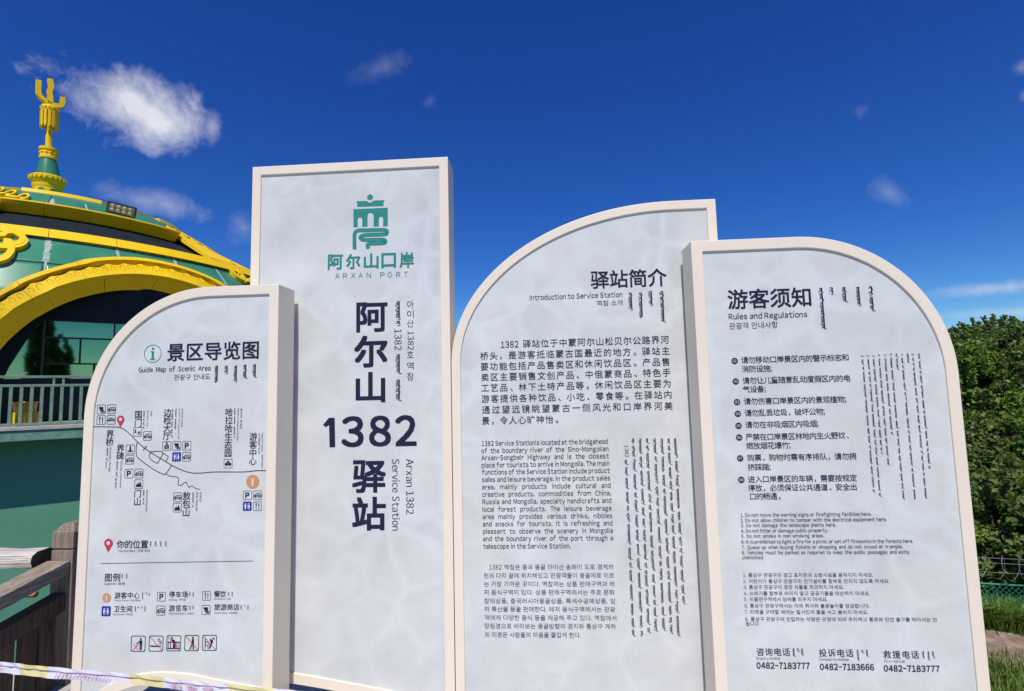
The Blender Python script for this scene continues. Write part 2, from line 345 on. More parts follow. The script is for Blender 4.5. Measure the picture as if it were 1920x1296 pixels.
class Print:
    """flat lettering lying on the plane y = Y of a sign face"""
    def __init__(s, Y): s.Y = Y; s.mb = MB()
    def P(s, x, y):
        r = ray(x, y); t = s.Y/r.y; return (r.x*t, r.z*t+EYE)
    def put(s, v, f, mi=0):
        s.mb.add([(q[0], s.Y-(q[2] if len(q) > 2 else 0), q[1]) for q in v], f, mi)
    def poly(s, pts, mi=0):      # convex polygon, image pixels
        s.put([s.P(*p) for p in pts], [tuple(range(len(pts)))[::-1]] if s._ccw(pts) else [tuple(range(len(pts)))], mi)
    def _ccw(s, pts): return sum((pts[i-1][0]*pts[i][1]-pts[i][0]*pts[i-1][1]) for i in range(len(pts))) > 0
    def frame_at(s, x, y): return s.P(x, y)
    def hline(s, text, a, b, h, bold=0, mi=0, grid=None):
        """a, b: pixels of the baseline ends; h: pixel height of a CJK glyph (or of a capital for latin)"""
        ax_, az_ = s.P(*a); bx_, bz_ = s.P(*b); base = (az_+bz_)/2; Wd = bx_-ax_
        mx, my = (a[0]+b[0])/2, (a[1]+b[1])/2
        H = s.P(mx, my-h)[1]-s.P(mx, my)[1]
        cj = any(iscjk(c) for c in text)
        sc_ = H/(REF_C[3]-REF_C[1]) if cj else H/CAP
        y0 = base-(REF_C[1]*sc_ if cj else 0)
        if grid is None: grid = cj and all(iscjk(c) or c in ';' for c in text) and not any(0xac00 <= ord(c) < 0xd7a4 for c in text)
        if grid:
            toks = []
            i = 0
            while i < len(text):
                if text[i].isdigit():
                    j = i
                    while j < len(text) and text[j].isdigit(): j += 1
                    toks.append((text[i:j], (j-i)*.62)); i = j
                elif text[i] in ';': toks.append((text[i], .35)); i += 1
                else: toks.append((text[i], 1.)); i += 1
            adv = (Wd+.12*sc_*(.0 if len(toks) < 3 else 1))/sum(w for _, w in toks); cx = ax_
            cs = sc_
            for tk, w in toks:
                v, f = glyph(tk, bold)
                b0 = bb(v); cell = adv*w
                if w == 1.:
                    gx = cx+(cell-ADV*sc_)/2 if tk not in '，。、' else cx+cell*.05
                    vx = v[:, 0]*sc_+gx
                    if tk in '，。、': vx = v[:, 0]*sc_-b0[0]*sc_+cx+cell*.18
                else: vx = (v[:, 0]-b0[0])*min(sc_, cell*.92/(b0[2]-b0[0]))+cx+cell*.04
                s.put(list(zip(vx, v[:, 1]*sc_+y0, v[:, 2])), f, mi); cx += cell
            return
        words = text.split(' ')
        if len(words) == 1 or cj:
            v, f = glyph(text, bold); b0 = bb(v); k = Wd/(b0[2]-b0[0])
            s.put(list(zip((v[:, 0]-b0[0])*k+ax_, v[:, 1]*sc_+y0, v[:, 2])), f, mi); return
        gl = [glyph(w, bold) for w in words]; ws = [bb(v) for v, _ in gl]; nat = sum(b[2]-b[0] for b in ws)*sc_
        k = .97
        sp = (Wd-nat*k)/(len(words)-1)
        if sp < .26*sc_: k = (Wd-.26*sc_*(len(words)-1))/nat; sp = .26*sc_
        if sp > .52*sc_ and len(words) < 4: k = (Wd-.33*sc_*(len(words)-1))/nat; sp = .33*sc_
        cx = ax_
        for (v, f), b0 in zip(gl, ws):
            s.put(list(zip((v[:, 0]-b0[0])*sc_*k+cx, v[:, 1]*sc_+y0, v[:, 2])), f, mi); cx += (b0[2]-b0[0])*sc_*k+sp
    def boxed(s, text, x0, y0, x1, y1, bold=0, mi=0):
        v, f = glyph(text, bold); b0 = bb(v); A = s.P(x0, y1); B = s.P(x1, y0)
        # keep the printed box upright on the sign
        m = s.P((x0+x1)/2, y1); T = s.P((x0+x1)/2, y0); X0 = s.P(x0, (y0+y1)/2)[0]; X1 = s.P(x1, (y0+y1)/2)[0]
        s.put(list(zip((v[:, 0]-b0[0])/(b0[2]-b0[0])*(X1-X0)+X0, (v[:, 1]-b0[1])/(b0[3]-b0[1])*(T[1]-m[1])+m[1], v[:, 2])), f, mi)
    def stack(s, text, cx0, y0, cx1, y1, w, bold=0, mi=0):   # upright characters one below the other
        n = len(text); X0, Z0 = s.P(cx0, y0); X1, Z1 = s.P(cx1, y1); X = (X0+X1)/2
        Wd = s.P(cx0+w/2, y0)[0]-s.P(cx0-w/2, y0)[0]; cell = (Z0-Z1)/n
        for i, ch in enumerate(text):
            v, f = glyph(ch, bold); b0 = bb(v); sc_ = Wd/(REF_C[2]-REF_C[0]); mxx, mzz = (REF_C[0]+REF_C[2])/2, (REF_C[1]+REF_C[3])/2
            s.put(list(zip((v[:, 0]-mxx)*sc_+X, (v[:, 1]-mzz)*min(sc_, cell*1.02/(REF_C[3]-REF_C[1]))+Z0-cell*(i+.5), v[:, 2])), f, mi)
    def rot(s, text, x, y0, y1, w, bold=0, mi=0):   # read top to bottom, letters turned clockwise
        v, f = glyph(text, bold); b0 = bb(v); X0, Z0 = s.P(x-w/2, y0); X1 = s.P(x+w/2, y0)[0]; Z1 = s.P(x, y1)[1]
        s.put([(X0+(q[1]-b0[1])/(b0[3]-b0[1])*(X1-X0), Z0-(q[0]-b0[0])/(b0[2]-b0[0])*(Z0-Z1), q[2]) for q in v], f, mi)
    def circle(s, x, y, r, r2=0, mi=0, n=24):
        X, Z = s.P(x, y); rr = s.P(x+r, y)[0]-X; r0 = rr*r2
        if not r2: s.put([(X+rr*math.cos(2*math.pi*k/n), Z+rr*math.sin(2*math.pi*k/n)) for k in range(n)], [tuple(range(n))], mi)
        else: s.put([(X+q*math.cos(2*math.pi*k/n), Z+q*math.sin(2*math.pi*k/n)) for q in (r0, rr) for k in range(n)], [(k, n+k, n+(k+1) % n, (k+1) % n) for k in range(n)], mi)
    def strip(s, pts, w, mi=0, local=False):
        q = [Vector(p if local else s.P(*p)) for p in pts]
        if not local: w = w*(s.P(pts[0][0]+1, pts[0][1])[0]-s.P(*pts[0])[0])
        vs = []
        for i, p in enumerate(q):
            t = (q[min(i+1, len(q)-1)]-q[max(i-1, 0)]).normalized(); nn = Vector((-t.y, t.x))*w/2
            vs += [tuple(p-nn), tuple(p+nn)]
        s.put(vs, [(2*i, 2*i+2, 2*i+3, 2*i+1) for i in range(len(q)-1)], mi)
    def local(s, X, Z, k, pts, mi=0):    # small polygon in unit coordinates around (X, Z)
        pts = [(X+a*k, Z+b*k) for a, b in pts]
        ar = sum(pts[i-1][0]*pts[i][1]-pts[i][0]*pts[i-1][1] for i in range(len(pts)))
        s.put(pts, [tuple(range(len(pts)))] if ar > 0 else [tuple(range(len(pts)))[::-1]], mi)
    def mongol(s, x, y0, y1, w, seed, words=None, mi=0):
        SPN = .25 if w > 7.5 else .16; GAP = .5 if w > 7.5 else .75
        """one column of vertical script: spine, teeth, bows and tails"""
        rnd = random.Random(seed); X, Z0 = s.P(x, y0); Z1 = s.P(x, y1)[1]
        wd = s.P(x+w, y0)[0]-X; L = Z0-Z1; z = Z0
        if words is None:
            words = []; tot = 0
            while tot < L:
                l = wd*rnd.choice((1.2, 2.2, 3.2, 4.2, 5.4, 3.0)); words.append(l); tot += l+wd*(GAP+.05)
        else: words = [L*q for q in words]
        for l in words:
            if z-l < Z1-wd*.4: l = z-Z1
            if l < wd*.3: break
            sp = wd*SPN; zb = z-l*.93
            s.put([(X, zb), (X+sp, zb), (X+sp, z), (X, z)], [(0, 1, 2, 3)], mi)
            # crown stroke
            s.strip([(X+sp*.5, z-wd*.03), (X-wd*.28, z-wd*.16), (X-wd*.36, z-wd*.02)], wd*.12, mi, True)
            q = z-wd*.3
            while q > zb+wd*.12:
                k = rnd.random()
                if k < .62: s.strip([(X+sp*.3, q), (X-wd*.50, q-wd*.17)], wd*.125, mi, True); q -= wd*.27
                elif k < .84:
                    c = (X-wd*.16, q-wd*.12); s.strip([(c[0]+wd*.2*math.cos(a), c[1]+wd*.155*math.sin(a)) for a in [R(30+40*i) for i in range(9)]], wd*.085, mi, True); q -= wd*.38
                elif k < .93: s.strip([(X+sp*.5, q), (X+wd*.34, q+wd*.1), (X+wd*.4, q+wd*.0)], wd*.1, mi, True); q -= wd*.2
                else:
                    for d in (0, .16): s.local(X-wd*.52, q-wd*d, wd*.06, [(-1,-1),(1,-1),(1,1),(-1,1)], mi)
                    q -= wd*.1
            k = rnd.random()
            if k < .55: s.strip([(X+sp*.5, zb+wd*.05), (X-wd*.12, zb-wd*.02), (X+wd*.2, zb-wd*.2), (X+wd*.62, zb-wd*.22)], wd*.13, mi, True)
            elif k < .8: s.strip([(X+sp*.5, zb+wd*.02), (X+wd*.34, zb-wd*.03), (X+wd*.3, zb-wd*.26), (X-wd*.1, zb-wd*.3), (X-wd*.16, zb-wd*.1)], wd*.11, mi, True)
            else: s.strip([(X+sp*.5, zb+wd*.05), (X-wd*.3, zb-wd*.06), (X-wd*.3, zb-wd*.26), (X-wd*.05, zb-wd*.22)], wd*.11, mi, True)
            z -= l+wd*GAP
    def build(s, name, parent, mats=None, label=None):
        o = s.mb.build(name, mats or [M['ink']], parent)
        if label: o['label'] = label
        return o

# ------------------------------------------------------------------ the four signs
def catmull(pts, n=8):
    out = []; P = [pts[0]]+list(pts)+[pts[-1]]
    for i in range(1, len(P)-2):
        for k in range(n):
            t = k/n; out.append(tuple(.5*((2*P[i][c])+(-P[i-1][c]+P[i+1][c])*t+(2*P[i-1][c]-5*P[i][c]+4*P[i+1][c]-P[i+2][c])*t*t+(-P[i-1][c]+3*P[i][c]-3*P[i+1][c]+P[i+2][c])*t**3) for c in (0, 1)))
    out.append(tuple(pts[-1])); return out
def sign(label, X0, X1, top, Y, depth, arc, bottom, fw=.05, w_mid=None):
    """arc: None or (side, cx, cz, a, b): elliptical shoulder; bottom: points of the curved lower rail (top edge)"""
    root = E('information_sign', ((X0+X1)/2, Y+depth/2, 0), label, 'information sign', 'white framed information signs standing side by side')
    out, inn = [(X0, .0)], [(X0+fw, .0)]
    def arcpts(side, cx, cz, a, b, n=44):
        o_, i_ = [], []
        for k in range(n+1):
            t = math.pi/2*k/n
            if side == 'L': ct, st = -math.cos(t), math.sin(t)
            else: ct, st = math.sin(t), math.cos(t)
            o_.append((cx+a*ct, cz+b*st)); i_.append((cx+(a-fw)*ct, cz+(b-fw)*st))
        return o_, i_
    if arc and arc[0] == 'L':
        o_, i_ = arcpts(*arc); out += o_; inn += i_
    else: out.append((X0, top)); inn.append((X0+fw, top-fw))
    if arc and arc[0] == 'R':
        o_, i_ = arcpts(*arc); out += o_; inn += i_
    else: out.append((X1, top)); inn.append((X1-fw, top-fw))
    out.append((X1, 0)); inn.append((X1-fw, 0))
    n = len(out); mb = MB(); vs = []
    for y in (Y, Y+depth):
        for q in (out, inn): vs += [(a, y, b) for a, b in q]
    O, I, O2, I2 = 0, n, 2*n, 3*n; fs = []
    for i in range(n-1):
        fs += [(O+i, I+i, I+i+1, O+i+1), (O2+i+1, I2+i+1, I2+i, O2+i), (O+i+1, O2+i+1, O2+i, O+i), (I+i, I2+i, I2+i+1, I+i+1)]
    fs += [(O, O2, I2, I), (O+n-1, I+n-1, I2+n-1, O2+n-1)]
    mb.add(vs, fs); mb.build('frame', M['cream'], root, bevel=.003)
    # curved lower rail
    bt = [p_ for p_ in catmull(bottom) if X0+fw-.001 <= p_[0] <= X1-fw+.001]
    def zb(x):
        for i in range(len(bt)-1):
            if bt[i][0] <= x <= bt[i+1][0]:
                f = (x-bt[i][0])/(bt[i+1][0]-bt[i][0]+1e-9); return bt[i][1]*(1-f)+bt[i+1][1]*f
        return bt[0][1] if x < bt[0][0] else bt[-1][1]
    m = 48; xs = [X0+fw+(X1-X0-2*fw)*i/m for i in range(m+1)]
    mb = MB(); vs = []
    for x in xs: vs += [(x, Y+.001, zb(x)), (x, Y+depth-.001, zb(x)), (x, Y+depth-.001, zb(x)-fw*1.05), (x, Y+.001, zb(x)-fw*1.05)]
    fs = []
    for i in range(m):
        for k in range(4): fs.append((4*i+k, 4*(i+1)+k, 4*(i+1)+(k+1) % 4, 4*i+(k+1) % 4))
    mb.add(vs, fs); mb.build('lower_rail', M['cream'], root, bevel=.003)
    # face sheet and back sheet as vertical strips between the lower curve and the upper outline
    ins = inn[1:-1]
    def zt(x):
        for i in range(len(ins)-1):
            a, b = ins[i], ins[i+1]
            if a[0] <= x <= b[0] and b[0]-a[0] > 1e-7:
                f = (x-a[0])/(b[0]-a[0]); return a[1]*(1-f)+b[1]*f
        return top-fw
    xs2 = sorted(set([round(p_[0], 5) for p_ in ins]+[round(x, 5) for x in xs]))
    for name, yy, mt in (('face_panel', Y+.009, FACE), ('back_panel', Y+depth-.012, M['cream'])):
        mb = MB(); vs = []
        for x in xs2:
            t_ = zt(min(max(x, X0+fw+1e-4), X1-fw-1e-4)); vs += [(x, yy, min(zb(x), t_)-.01), (x, yy, t_)]
        mb.add(vs, [(2*i, 2*i+2, 2*i+3, 2*i+1) for i in range(len(xs2)-1)]); mb.build(name, mt, root)
    return root
BOT_L = [(-2.40,.08),(-2.30,.175),(-2.205,.252),(-2.133,.292),(-2.018,.328),(-1.9,.341),(-1.76,.334),(-1.6,.308),(-1.469,.287),(-1.33,.262)]
BOT_T = [(-1.62,.29),(-1.45,.258),(-1.33,.238),(-1.192,.218),(-.91,.172),(-.7,.135),(-.45,.09)]
BOT_I = [(-.5,.09),(-.2,.06),(.2,.055),(.6,.08),(.93,.12)]
BOT_R = [(.72,.1),(1.0,.15),(1.3,.17),(1.6,.14),(1.91,.06)]
SL = sign('low sign with rounded left shoulder and a guide map, leftmost of the row', -2.351, -1.337, 2.224, 2.5, .168, ('L', -1.70, 1.572, .651, .652), BOT_L)
ST = sign('tallest rectangular sign with the teal emblem and large 1382 down its face', -1.608, -.497, 2.945, 2.7, .17, None, BOT_T)
SI = sign('sign with rounded left shoulder and long introduction texts, beside the tall sign', -.4935, .924, 2.637, 2.7, .17, ('L', .70, 1.797, 1.1935, .84), BOT_I, fw=.0475)
SR = sign('sign with rounded right shoulder listing rules and hotline numbers, rightmost', .726, 1.901, 2.358, 2.5, .168, ('R', 1.22, 1.685, .681, .673), BOT_R, fw=.054)

YL, YT = 2.5+.009-.0012, 2.7+.009-.0012
INK, GREY, TEAL, ORG, RED, BLU, WHT = range(7)
PM = [M['ink'], M['inklight'], M['teal'], M['orange'], M['red'], M['blue'], M['white']]

def rrect(pr, X, Z, k, th, mi=0, r=.22):
    o_, i_ = [], []
    for (sx, sz, a0) in ((1,1,0),(-1,1,90),(-1,-1,180),(1,-1,270)):
        for j in range(5):
            a = R(a0+90*j/4); c_ = (sx*(1-r), sz*(1-r))
            o_.append((X+k*(c_[0]+r*math.cos(a)), Z+k*(c_[1]+r*math.sin(a)))); i_.append((X+(k-th)*(c_[0]+r*math.cos(a)), Z+(k-th)*(c_[1]+r*math.sin(a))))
    n = len(o_); pr.put(i_+o_, [(q, n+q, n+(q+1) % n, (q+1) % n) for q in range(n)], mi)
def rfill(pr, X, Z, k, mi, r=.22):
    o_ = []
    for (sx, sz, a0) in ((1,1,0),(-1,1,90),(-1,-1,180),(1,-1,270)):
        for j in range(5):
            a = R(a0+90*j/4); o_.append((X+k*(sx*(1-r)+r*math.cos(a)), Z+k*(sz*(1-r)+r*math.sin(a))))
    pr.put(o_, [tuple(range(len(o_)))], mi)
def circ_u(pr, X, Z, k, cx, cz, r, mi, n=14): pr.local(X, Z, k, [(cx+r*math.cos(2*math.pi*i/n), cz+r*math.sin(2*math.pi*i/n)) for i in range(n)], mi)
def st(pr, X, Z, k, pts, w, mi): pr.strip([(X+a*k, Z+b*k) for a, b in pts], w*k, mi, True)
def pictogram(parent, Y, kind, px, py, size, label=None):
    pr = Print(Y); X, Z = pr.P(px, py); k = (pr.P(px+size/2, py)[0]-X)
    top = Print(Y-.0006)        # second ink layer
    L = lambda pts, mi=INK: pr.local(X, Z, k, pts, mi)
    T = lambda pts, mi: top.local(X, Z, k, pts, mi)
    if kind == 'restroom':
        rfill(pr, X, Z, k, BLU)
        for sx, sk in ((-.42, 0), (.42, 1)):
            circ_u(top, X, Z, k, sx, .52, .15, WHT)
            if sk: T([(sx-.12,.32),(sx+.12,.32),(sx+.3,-.25),(sx-.3,-.25)], WHT)
            else: T([(sx-.24,.32),(sx+.24,.32),(sx+.2,-.2),(sx-.2,-.2)], WHT)
            T([(sx-.13,-.2),(sx+.13,-.2),(sx+.1,-.7),(sx-.1,-.7)], WHT)
        T([(-.03,.7),(.03,.7),(.03,-.7),(-.03,-.7)], WHT)
    elif kind == 'info':
        circ_u(pr, X, Z, k, 0, 0, 1, ORG, 28); T([(-.14,.5),(.14,.5),(.14,-.6),(-.14,-.6)], WHT)
    else:
        rrect(pr, X, Z, k, k*.09, GREY)
        if kind == 'parking':
            v, f = glyph('P', .035); b0 = bb(v); pr.put([(X+((q[0]-b0[0])/(b0[2]-b0[0])-.5)*k*.95, Z+((q[1]-b0[1])/(b0[3]-b0[1])-.5)*k*1.25, q[2]) for q in v], f, INK)
        elif kind == 'bus':
            st(pr, X, Z, k, [(-.8,-.3),(-.72,.0),(-.4,.3),(.1,.42),(.6,.42),(.78,.25),(.82,-.3)], .1, INK)
            for q in (-.4,.0,.4): st(pr, X, Z, k, [(q,.35),(q-.16,-.02)], .09, INK)
            L([(-.85,-.02),(.82,-.02),(.84,-.14),(-.86,-.14)]); L([(-.85,-.3),(.85,-.3),(.85,-.42),(-.85,-.42)])
            for q in (-.5,.5): circ_u(pr, X, Z, k, q, -.4, .17, INK)
        elif kind == 'food':
            for q in (-.42,-.3,-.18): L([(q-.035,.7),(q+.035,.7),(q+.035,.25),(q-.035,.25)])
            L([(-.46,.3),(-.14,.3),(-.22,.08),(-.38,.08)]); L([(-.35,.1),(-.25,.1),(-.22,-.7),(-.38,-.7)])
            L([(.3,.72),(.46,.4),(.42,-.05),(.24,-.05),(.22,.5)]); L([(.26,-.05),(.38,-.05),(.42,-.7),(.26,-.7)])
        elif kind == 'bridge':
            st(pr, X, Z, k, [(-.82,-.1),(-.5,.25),(0,.4),(.5,.25),(.82,-.1)], .13, INK); L([(-.85,-.1),(.85,-.1),(.85,-.3),(-.85,-.3)])
            for q in (-.45,-.15,.15,.45): L([(q-.05,.3),(q+.05,.3),(q+.05,-.2),(q-.05,-.2)])
        elif kind == 'shop':
            L([(-.62,.42),(-.3,.62),(0,.5),(.32,.6),(.5,.3),(.35,-.05),(-.02,-.3),(-.4,.0)]); L([(-.55,-.05),(-.1,-.35),(.15,-.6),(-.25,-.45)])
            st(pr, X, Z, k, [(.0,-.65),(.1,-.3),(.5,-.15),(.75,-.4),(.75,-.65),(.0,-.66)], .13, INK); circ_u(pr, X, Z, k, .4, -.45, .17, INK)
        elif kind == 'monument':
            L([(-.16,.62),(.16,.62),(.22,-.3),(-.22,-.3)]); circ_u(pr, X, Z, k, 0, .66, .13, INK); L([(-.55,-.3),(.55,-.3),(.62,-.55),(-.62,-.55)])
        elif kind == 'gate':
            L([(-.62,.55),(-.4,.55),(-.34,-.1),(-.68,-.1)]); L([(0,.05),(.72,.05),(.62,-.15),(.1,-.15)]); L([(.05,-.15),(.25,-.15),(.25,-.65),(.05,-.65)]); L([(.47,-.15),(.67,-.15),(.67,-.65),(.47,-.65)])
            L([(-.75,-.15),(-.25,-.15),(-.25,-.25),(-.75,-.25)])
        elif kind == 'officer':
            circ_u(pr, X, Z, k, 0, .5, .2, INK); L([(-.22,.62),(.22,.62),(.17,.78),(-.17,.78)]); L([(-.48,.22),(.48,.22),(.56,-.62),(-.56,-.62)])
            top.strip([(X-.3*k, Z+.0*k), (X+.3*k, Z-.1*k), (X-.2*k, Z-.35*k), (X+.3*k, Z-.45*k)], .09*k, WHT, True)
        elif kind == 'leaf':
            for cx, cz, rr in ((-.4,-.15,.34),(.42,-.15,.34),(0,.35,.28)): circ_u(pr, X, Z, k, cx, cz, rr, INK)
            st(pr, X, Z, k, [(0,.3),(0,-.6)], .1, INK)
        elif kind == 'mountain':
            L([(-.72,-.6),(-.2,.55),(.28,-.6)]); L([(.02,-.0),(.36,.6),(.74,-.6),(.3,-.6)]); T([(-.34,.22),(-.2,.5),(-.05,.22),(-.2,.08)], WHT)
        else:
            # prohibition pictures: man dropping litter, cigarette, climbing, walking, kicking
            if kind == 'litter':
                circ_u(pr, X, Z, k, .32, .6, .13, INK); L([(.18,.42),(.55,.42),(.55,-.12),(.2,-.12)]); L([(.2,-.12),(.34,-.12),(.34,-.78),(.2,-.78)]); L([(.4,-.12),(.52,-.12),(.52,-.78),(.38,-.78)])
                st(pr, X, Z, k, [(.25,.38),(-.02,.08),(-.25,.0)], .12, INK)
                for a, b in (((-.65,-.05),(.05,-.78)),((.05,-.05),(-.65,-.78))): top.strip([(X+a[0]*k, Z+a[1]*k), (X+b[0]*k, Z+b[1]*k)], .07*k, RED, True)
            if kind == 'smoke':
                L([(-.8,-.25),(.5,-.25),(.5,-.42),(-.8,-.42)]); L([(.56,-.25),(.68,-.25),(.68,-.42),(.56,-.42)])
                st(pr, X, Z, k, [(.5,-.1),(.62,.15),(.3,.3),(.2,.5),(.5,.62)], .08, INK); st(pr, X, Z, k, [(.68,-.1),(.75,.25),(.5,.4),(.42,.6)], .07, INK)
            if kind == 'climb':
                for q in (-.75,-.45,.45,.75): L([(q-.04,.2),(q+.04,.2),(q+.04,-.75),(q-.04,-.75)])
                L([(-.85,-.6),(.85,-.6),(.85,-.72),(-.85,-.72)]); L([(-.85,.2),(.85,.2),(.85,.08),(-.85,.08)]); circ_u(pr, X, Z, k, -.28, .66, .13, INK); L([(-.35,.5),(.1,.45),(.3,-.1),(.25,-.6),(-.1,-.6),(-.1,.0)])
            if kind == 'walk':
                circ_u(pr, X, Z, k, .15, .68, .13, INK); L([(-.0,.5),(.3,.5),(.3,-.15),(-.02,-.15)]); L([(-.02,-.15),(.15,-.15),(-.15,-.8),(-.32,-.8)]); L([(.12,-.15),(.3,-.15),(.32,-.8),(.16,-.8)])
            if kind == 'kick':
                circ_u(pr, X, Z, k, .55, .55, .13, INK); L([(.0,.5),(.42,.42),(.5,.1),(.2,-.1)]); L([(.2,.1),(.4,.0),(.1,-.75),(-.1,-.75)]); st(pr, X, Z, k, [(-.6,.6),(-.6,-.75)], .1, INK); st(pr, X, Z, k, [(-.6,.1),(-.1,.1),(-.05,-.3)], .1, INK); st(pr, X, Z, k, [(-.6,-.25),(-.2,-.3),(-.2,-.75)], .1, INK)
            if kind != 'litter': top.strip([(X-.82*k, Z+.82*k), (X+.82*k, Z-.82*k)], .08*k, RED, True)
    pr.mb.v += []; off = len(pr.mb.v); pr.mb.v += top.mb.v; pr.mb.f += [tuple(i+off for i in f) for f in top.mb.f]; pr.mb.m += top.mb.m
    return pr.build('pictogram', parent, PM, label)
def pin(parent, Y, px, py, h):
    pr = Print(Y); X, Z = pr.P(px, py); k = pr.P(px+h*.35, py)[0]-X
    pts = [(X+k*math.cos(R(a)), Z+k*.45+k*math.sin(R(a))) for a in range(-25, 206, 11)]+[(X, Z-k*1.5)]
    pr.put(pts, [tuple(range(len(pts)))], RED)
    n = 14; pr.mb.add([(X+k*.42*math.cos(2*math.pi*i/n), Y-.0006, Z+k*.5+k*.42*math.sin(2*math.pi*i/n)) for i in range(n)], [tuple(range(n))], WHT)
    return pr.build('map_pin', parent, PM)

# ---- guide map sign
c5 = lambda x, y: (140+x/3.811, 620+y/3.811)
c6 = lambda x, y: (140+x/3.857, 960+y/3.857)
def seg(pr, conv, s, a, b, h, bold=0, mi=0, grid=None): pr.hline(s, conv(*a), conv(*b), h, bold, mi, grid)
def line(parent, Y, name, conv, s, a, b, h, bold=0, mi=0, grid=None):
    p_ = Print(Y); p_.hline(s, conv(*a), conv(*b), h, bold, mi, grid); return p_.build(name, parent, PM)
pr = Print(YL); seg(pr, c5, '景区导览图', (655,216), (1308,204), 31.5, .014); pr.build('title_lettering', SL, PM)
pr = Print(YL); seg(pr, c5, 'Guide Map of Scenic Area', (456,297), (970,286), 9, .004); seg(pr, c5, '관광구 안내도', (708,355), (968,350), 10.5, mi=GREY)
for i, (x, a, b) in enumerate(((1016,250,372),(1085,250,305),(1152,250,367),(1219,242,340),(1287,240,335))):
    q = c5(x, a); e = c5(x, b); pr.mongol(q[0], q[1], e[1], 8.0, 10+i, [1.0])
pr.build('subtitle_lettering', SL, PM)
pr = Print(YL); q = c5(558,165); pr.circle(q[0], q[1], 16.3, .93, TEAL, 40)
pr.hline('i', c5(541,207), c5(576,206), 19, .02, TEAL) if False else None
X, Z = pr.P(*q); k = pr.P(q[0]+16, q[1])[0]-X
circ_u(pr, X, Z, k, 0, .56, .15, TEAL)
for P_ in ([(-.27,.3),(.13,.3),(.13,-.6),(-.13,-.6),(-.13,.2),(-.27,.2)],): 
    pr.local(X, Z, k, [(-.13,.28),(.13,.28),(.13,-.6),(-.13,-.6)], TEAL); pr.local(X, Z, k, [(-.28,.28),(-.13,.28),(-.13,.18),(-.28,.18)], TEAL); pr.local(X, Z, k, [(-.3,-.58),(.3,-.58),(.3,-.7),(-.3,-.7)], TEAL)
pr.build('information_emblem', SL, PM)
pr = Print(YL)
pr.strip([c5(*q) for q in catmull([(130,687),(250,688),(325,693),(380,727),(450,797),(500,840),(560,882),(640,930),(692,962),(760,995),(830,1016),(900,1018),(1000,1010),(1200,1010),(1300,1001),(1373,1000)], 5)], 1.25)
pr.strip([c5(515,825), c5(488,855)], 1.5)
pr.strip([c5(*q) for q in catmull([(447,800),(440,830),(443,895),(480,932),(560,990),(635,1027),(652,1020),(675,990),(692,962)], 4)], 1.2)
pr.strip([c5(*q) for q in catmull([(545,866),(580,863),(610,862),(634,875),(655,892),(668,902),(650,935)], 4)], 1.2)
pr.strip([c5(*q) for q in catmull([(545,866),(533,895),(548,925),(588,947),(602,930),(634,875)], 4)], 1.2)
pr.strip([c5(*q) for q in catmull([(652,1022),(680,1040),(732,1047),(742,1070),(738,1100),(760,1105),(795,1083),(815,1120),(835,1110),(870,1130),(897,1134)], 4)], 1.1)
pr.build('map_route_lines', SL, PM)
pin(SL, YL-.0008, *c5(327,648), 20); pin(SL, YL-.0008, *c6(243,242), 23)
for kd, x, y in (('shop',190,563),('bus',264,561),('food',188,639),('bridge',260,637),('gate',449,723),('bus',520,752),('officer',657,824),('shop',729,823),('parking',801,822),('restroom',728,902),('bus',800,901),
        ('monument',397,848),('bus',393,922),('parking',387,1022),('bus',459,1021),('mountain',457,1097),('bus',735,1190),('mountain',732,1265),('leaf',1096,950),('parking',1234,1177),('bus',1307,1176),('restroom',1233,1255),('food',1306,1255)):
    pictogram(SL, YL, kd, *c5(x, y), 16.2)
pictogram(SL, YL, 'info', *c5(1272,1080), 24.5, 'large orange information disc at the end of the route')
pr = Print(YL)
for s, x, y0, y1, w in (('界桥',253,712,825,12.5),('界碑',327,815,925,12.5),('国门',456,572,688,12.5),('边检大厅',663,560,782,12.5),('哈拉哈生态园',1101,555,905,12.5),('游客中心',1275,730,962,12.5),('门山',450,1138,1252,12.5),('敖包山',799,1153,1330,13)):
    pr = Print(YL); a, b = c5(x, y0), c5(x, y1); pr.stack(s, a[0], a[1], a[0]-(b[1]-a[1])*.03*(1-(a[0]-150)/400), b[1], w, .004); pr.build('place_name', SL, PM)
for s, x, y0, y1, w in (('Boundary Bridge',255,835,1012,4.6),('Boundary Monument',333,935,1125,4.4),('Boundary Gate',522,572,690,3.8),('Frontier Ports Inspection Hall',748,557,773,3.8),('Halaha Ecological Garden',1168,555,785,4.4),
        ('Tourist Center',1342,730,868,3.8),('관광객센터',1340,885,980,3.6),('Menshan Mountain',519,1138,1290,3.8),('Oboo Mountain',876,1152,1290,4.2),('국문',547,572,612,3.4),('오보산',901,1152,1222,4.0),('할라하 생태원',1191,555,700,3.8),('경계비',295,1050,1125,4),('변경검사대청',770,557,688,3),('경계교',225,935,985,3)):
    pr = Print(YL); a, b = c5(x, y0), c5(x, y1); pr.rot(s, a[0], a[1], b[1], w, mi=GREY); pr.build('place_name_translation', SL, PM)
for i, (x, y0, y1) in enumerate(((235,835,930),(305,935,1040),(497,572,698),(700,560,760),(725,557,710),(1145,555,760),(1320,735,875),(495,1138,1240),(848,1155,1260))):
    pr = Print(YL); a, b = c5(x, y0), c5(x, y1); pr.mongol(a[0], a[1], b[1], 3.6, 40+i, mi=GREY); pr.build('place_name_script', SL, PM)
pr = Print(YL)
seg(pr, c6, '你的位置', (303,266), (525,261), 14.5, .004); seg(pr, c6, 'You Are Here | 현재 위치', (313,293), (540,290), 5.2, mi=GREY, grid=False)
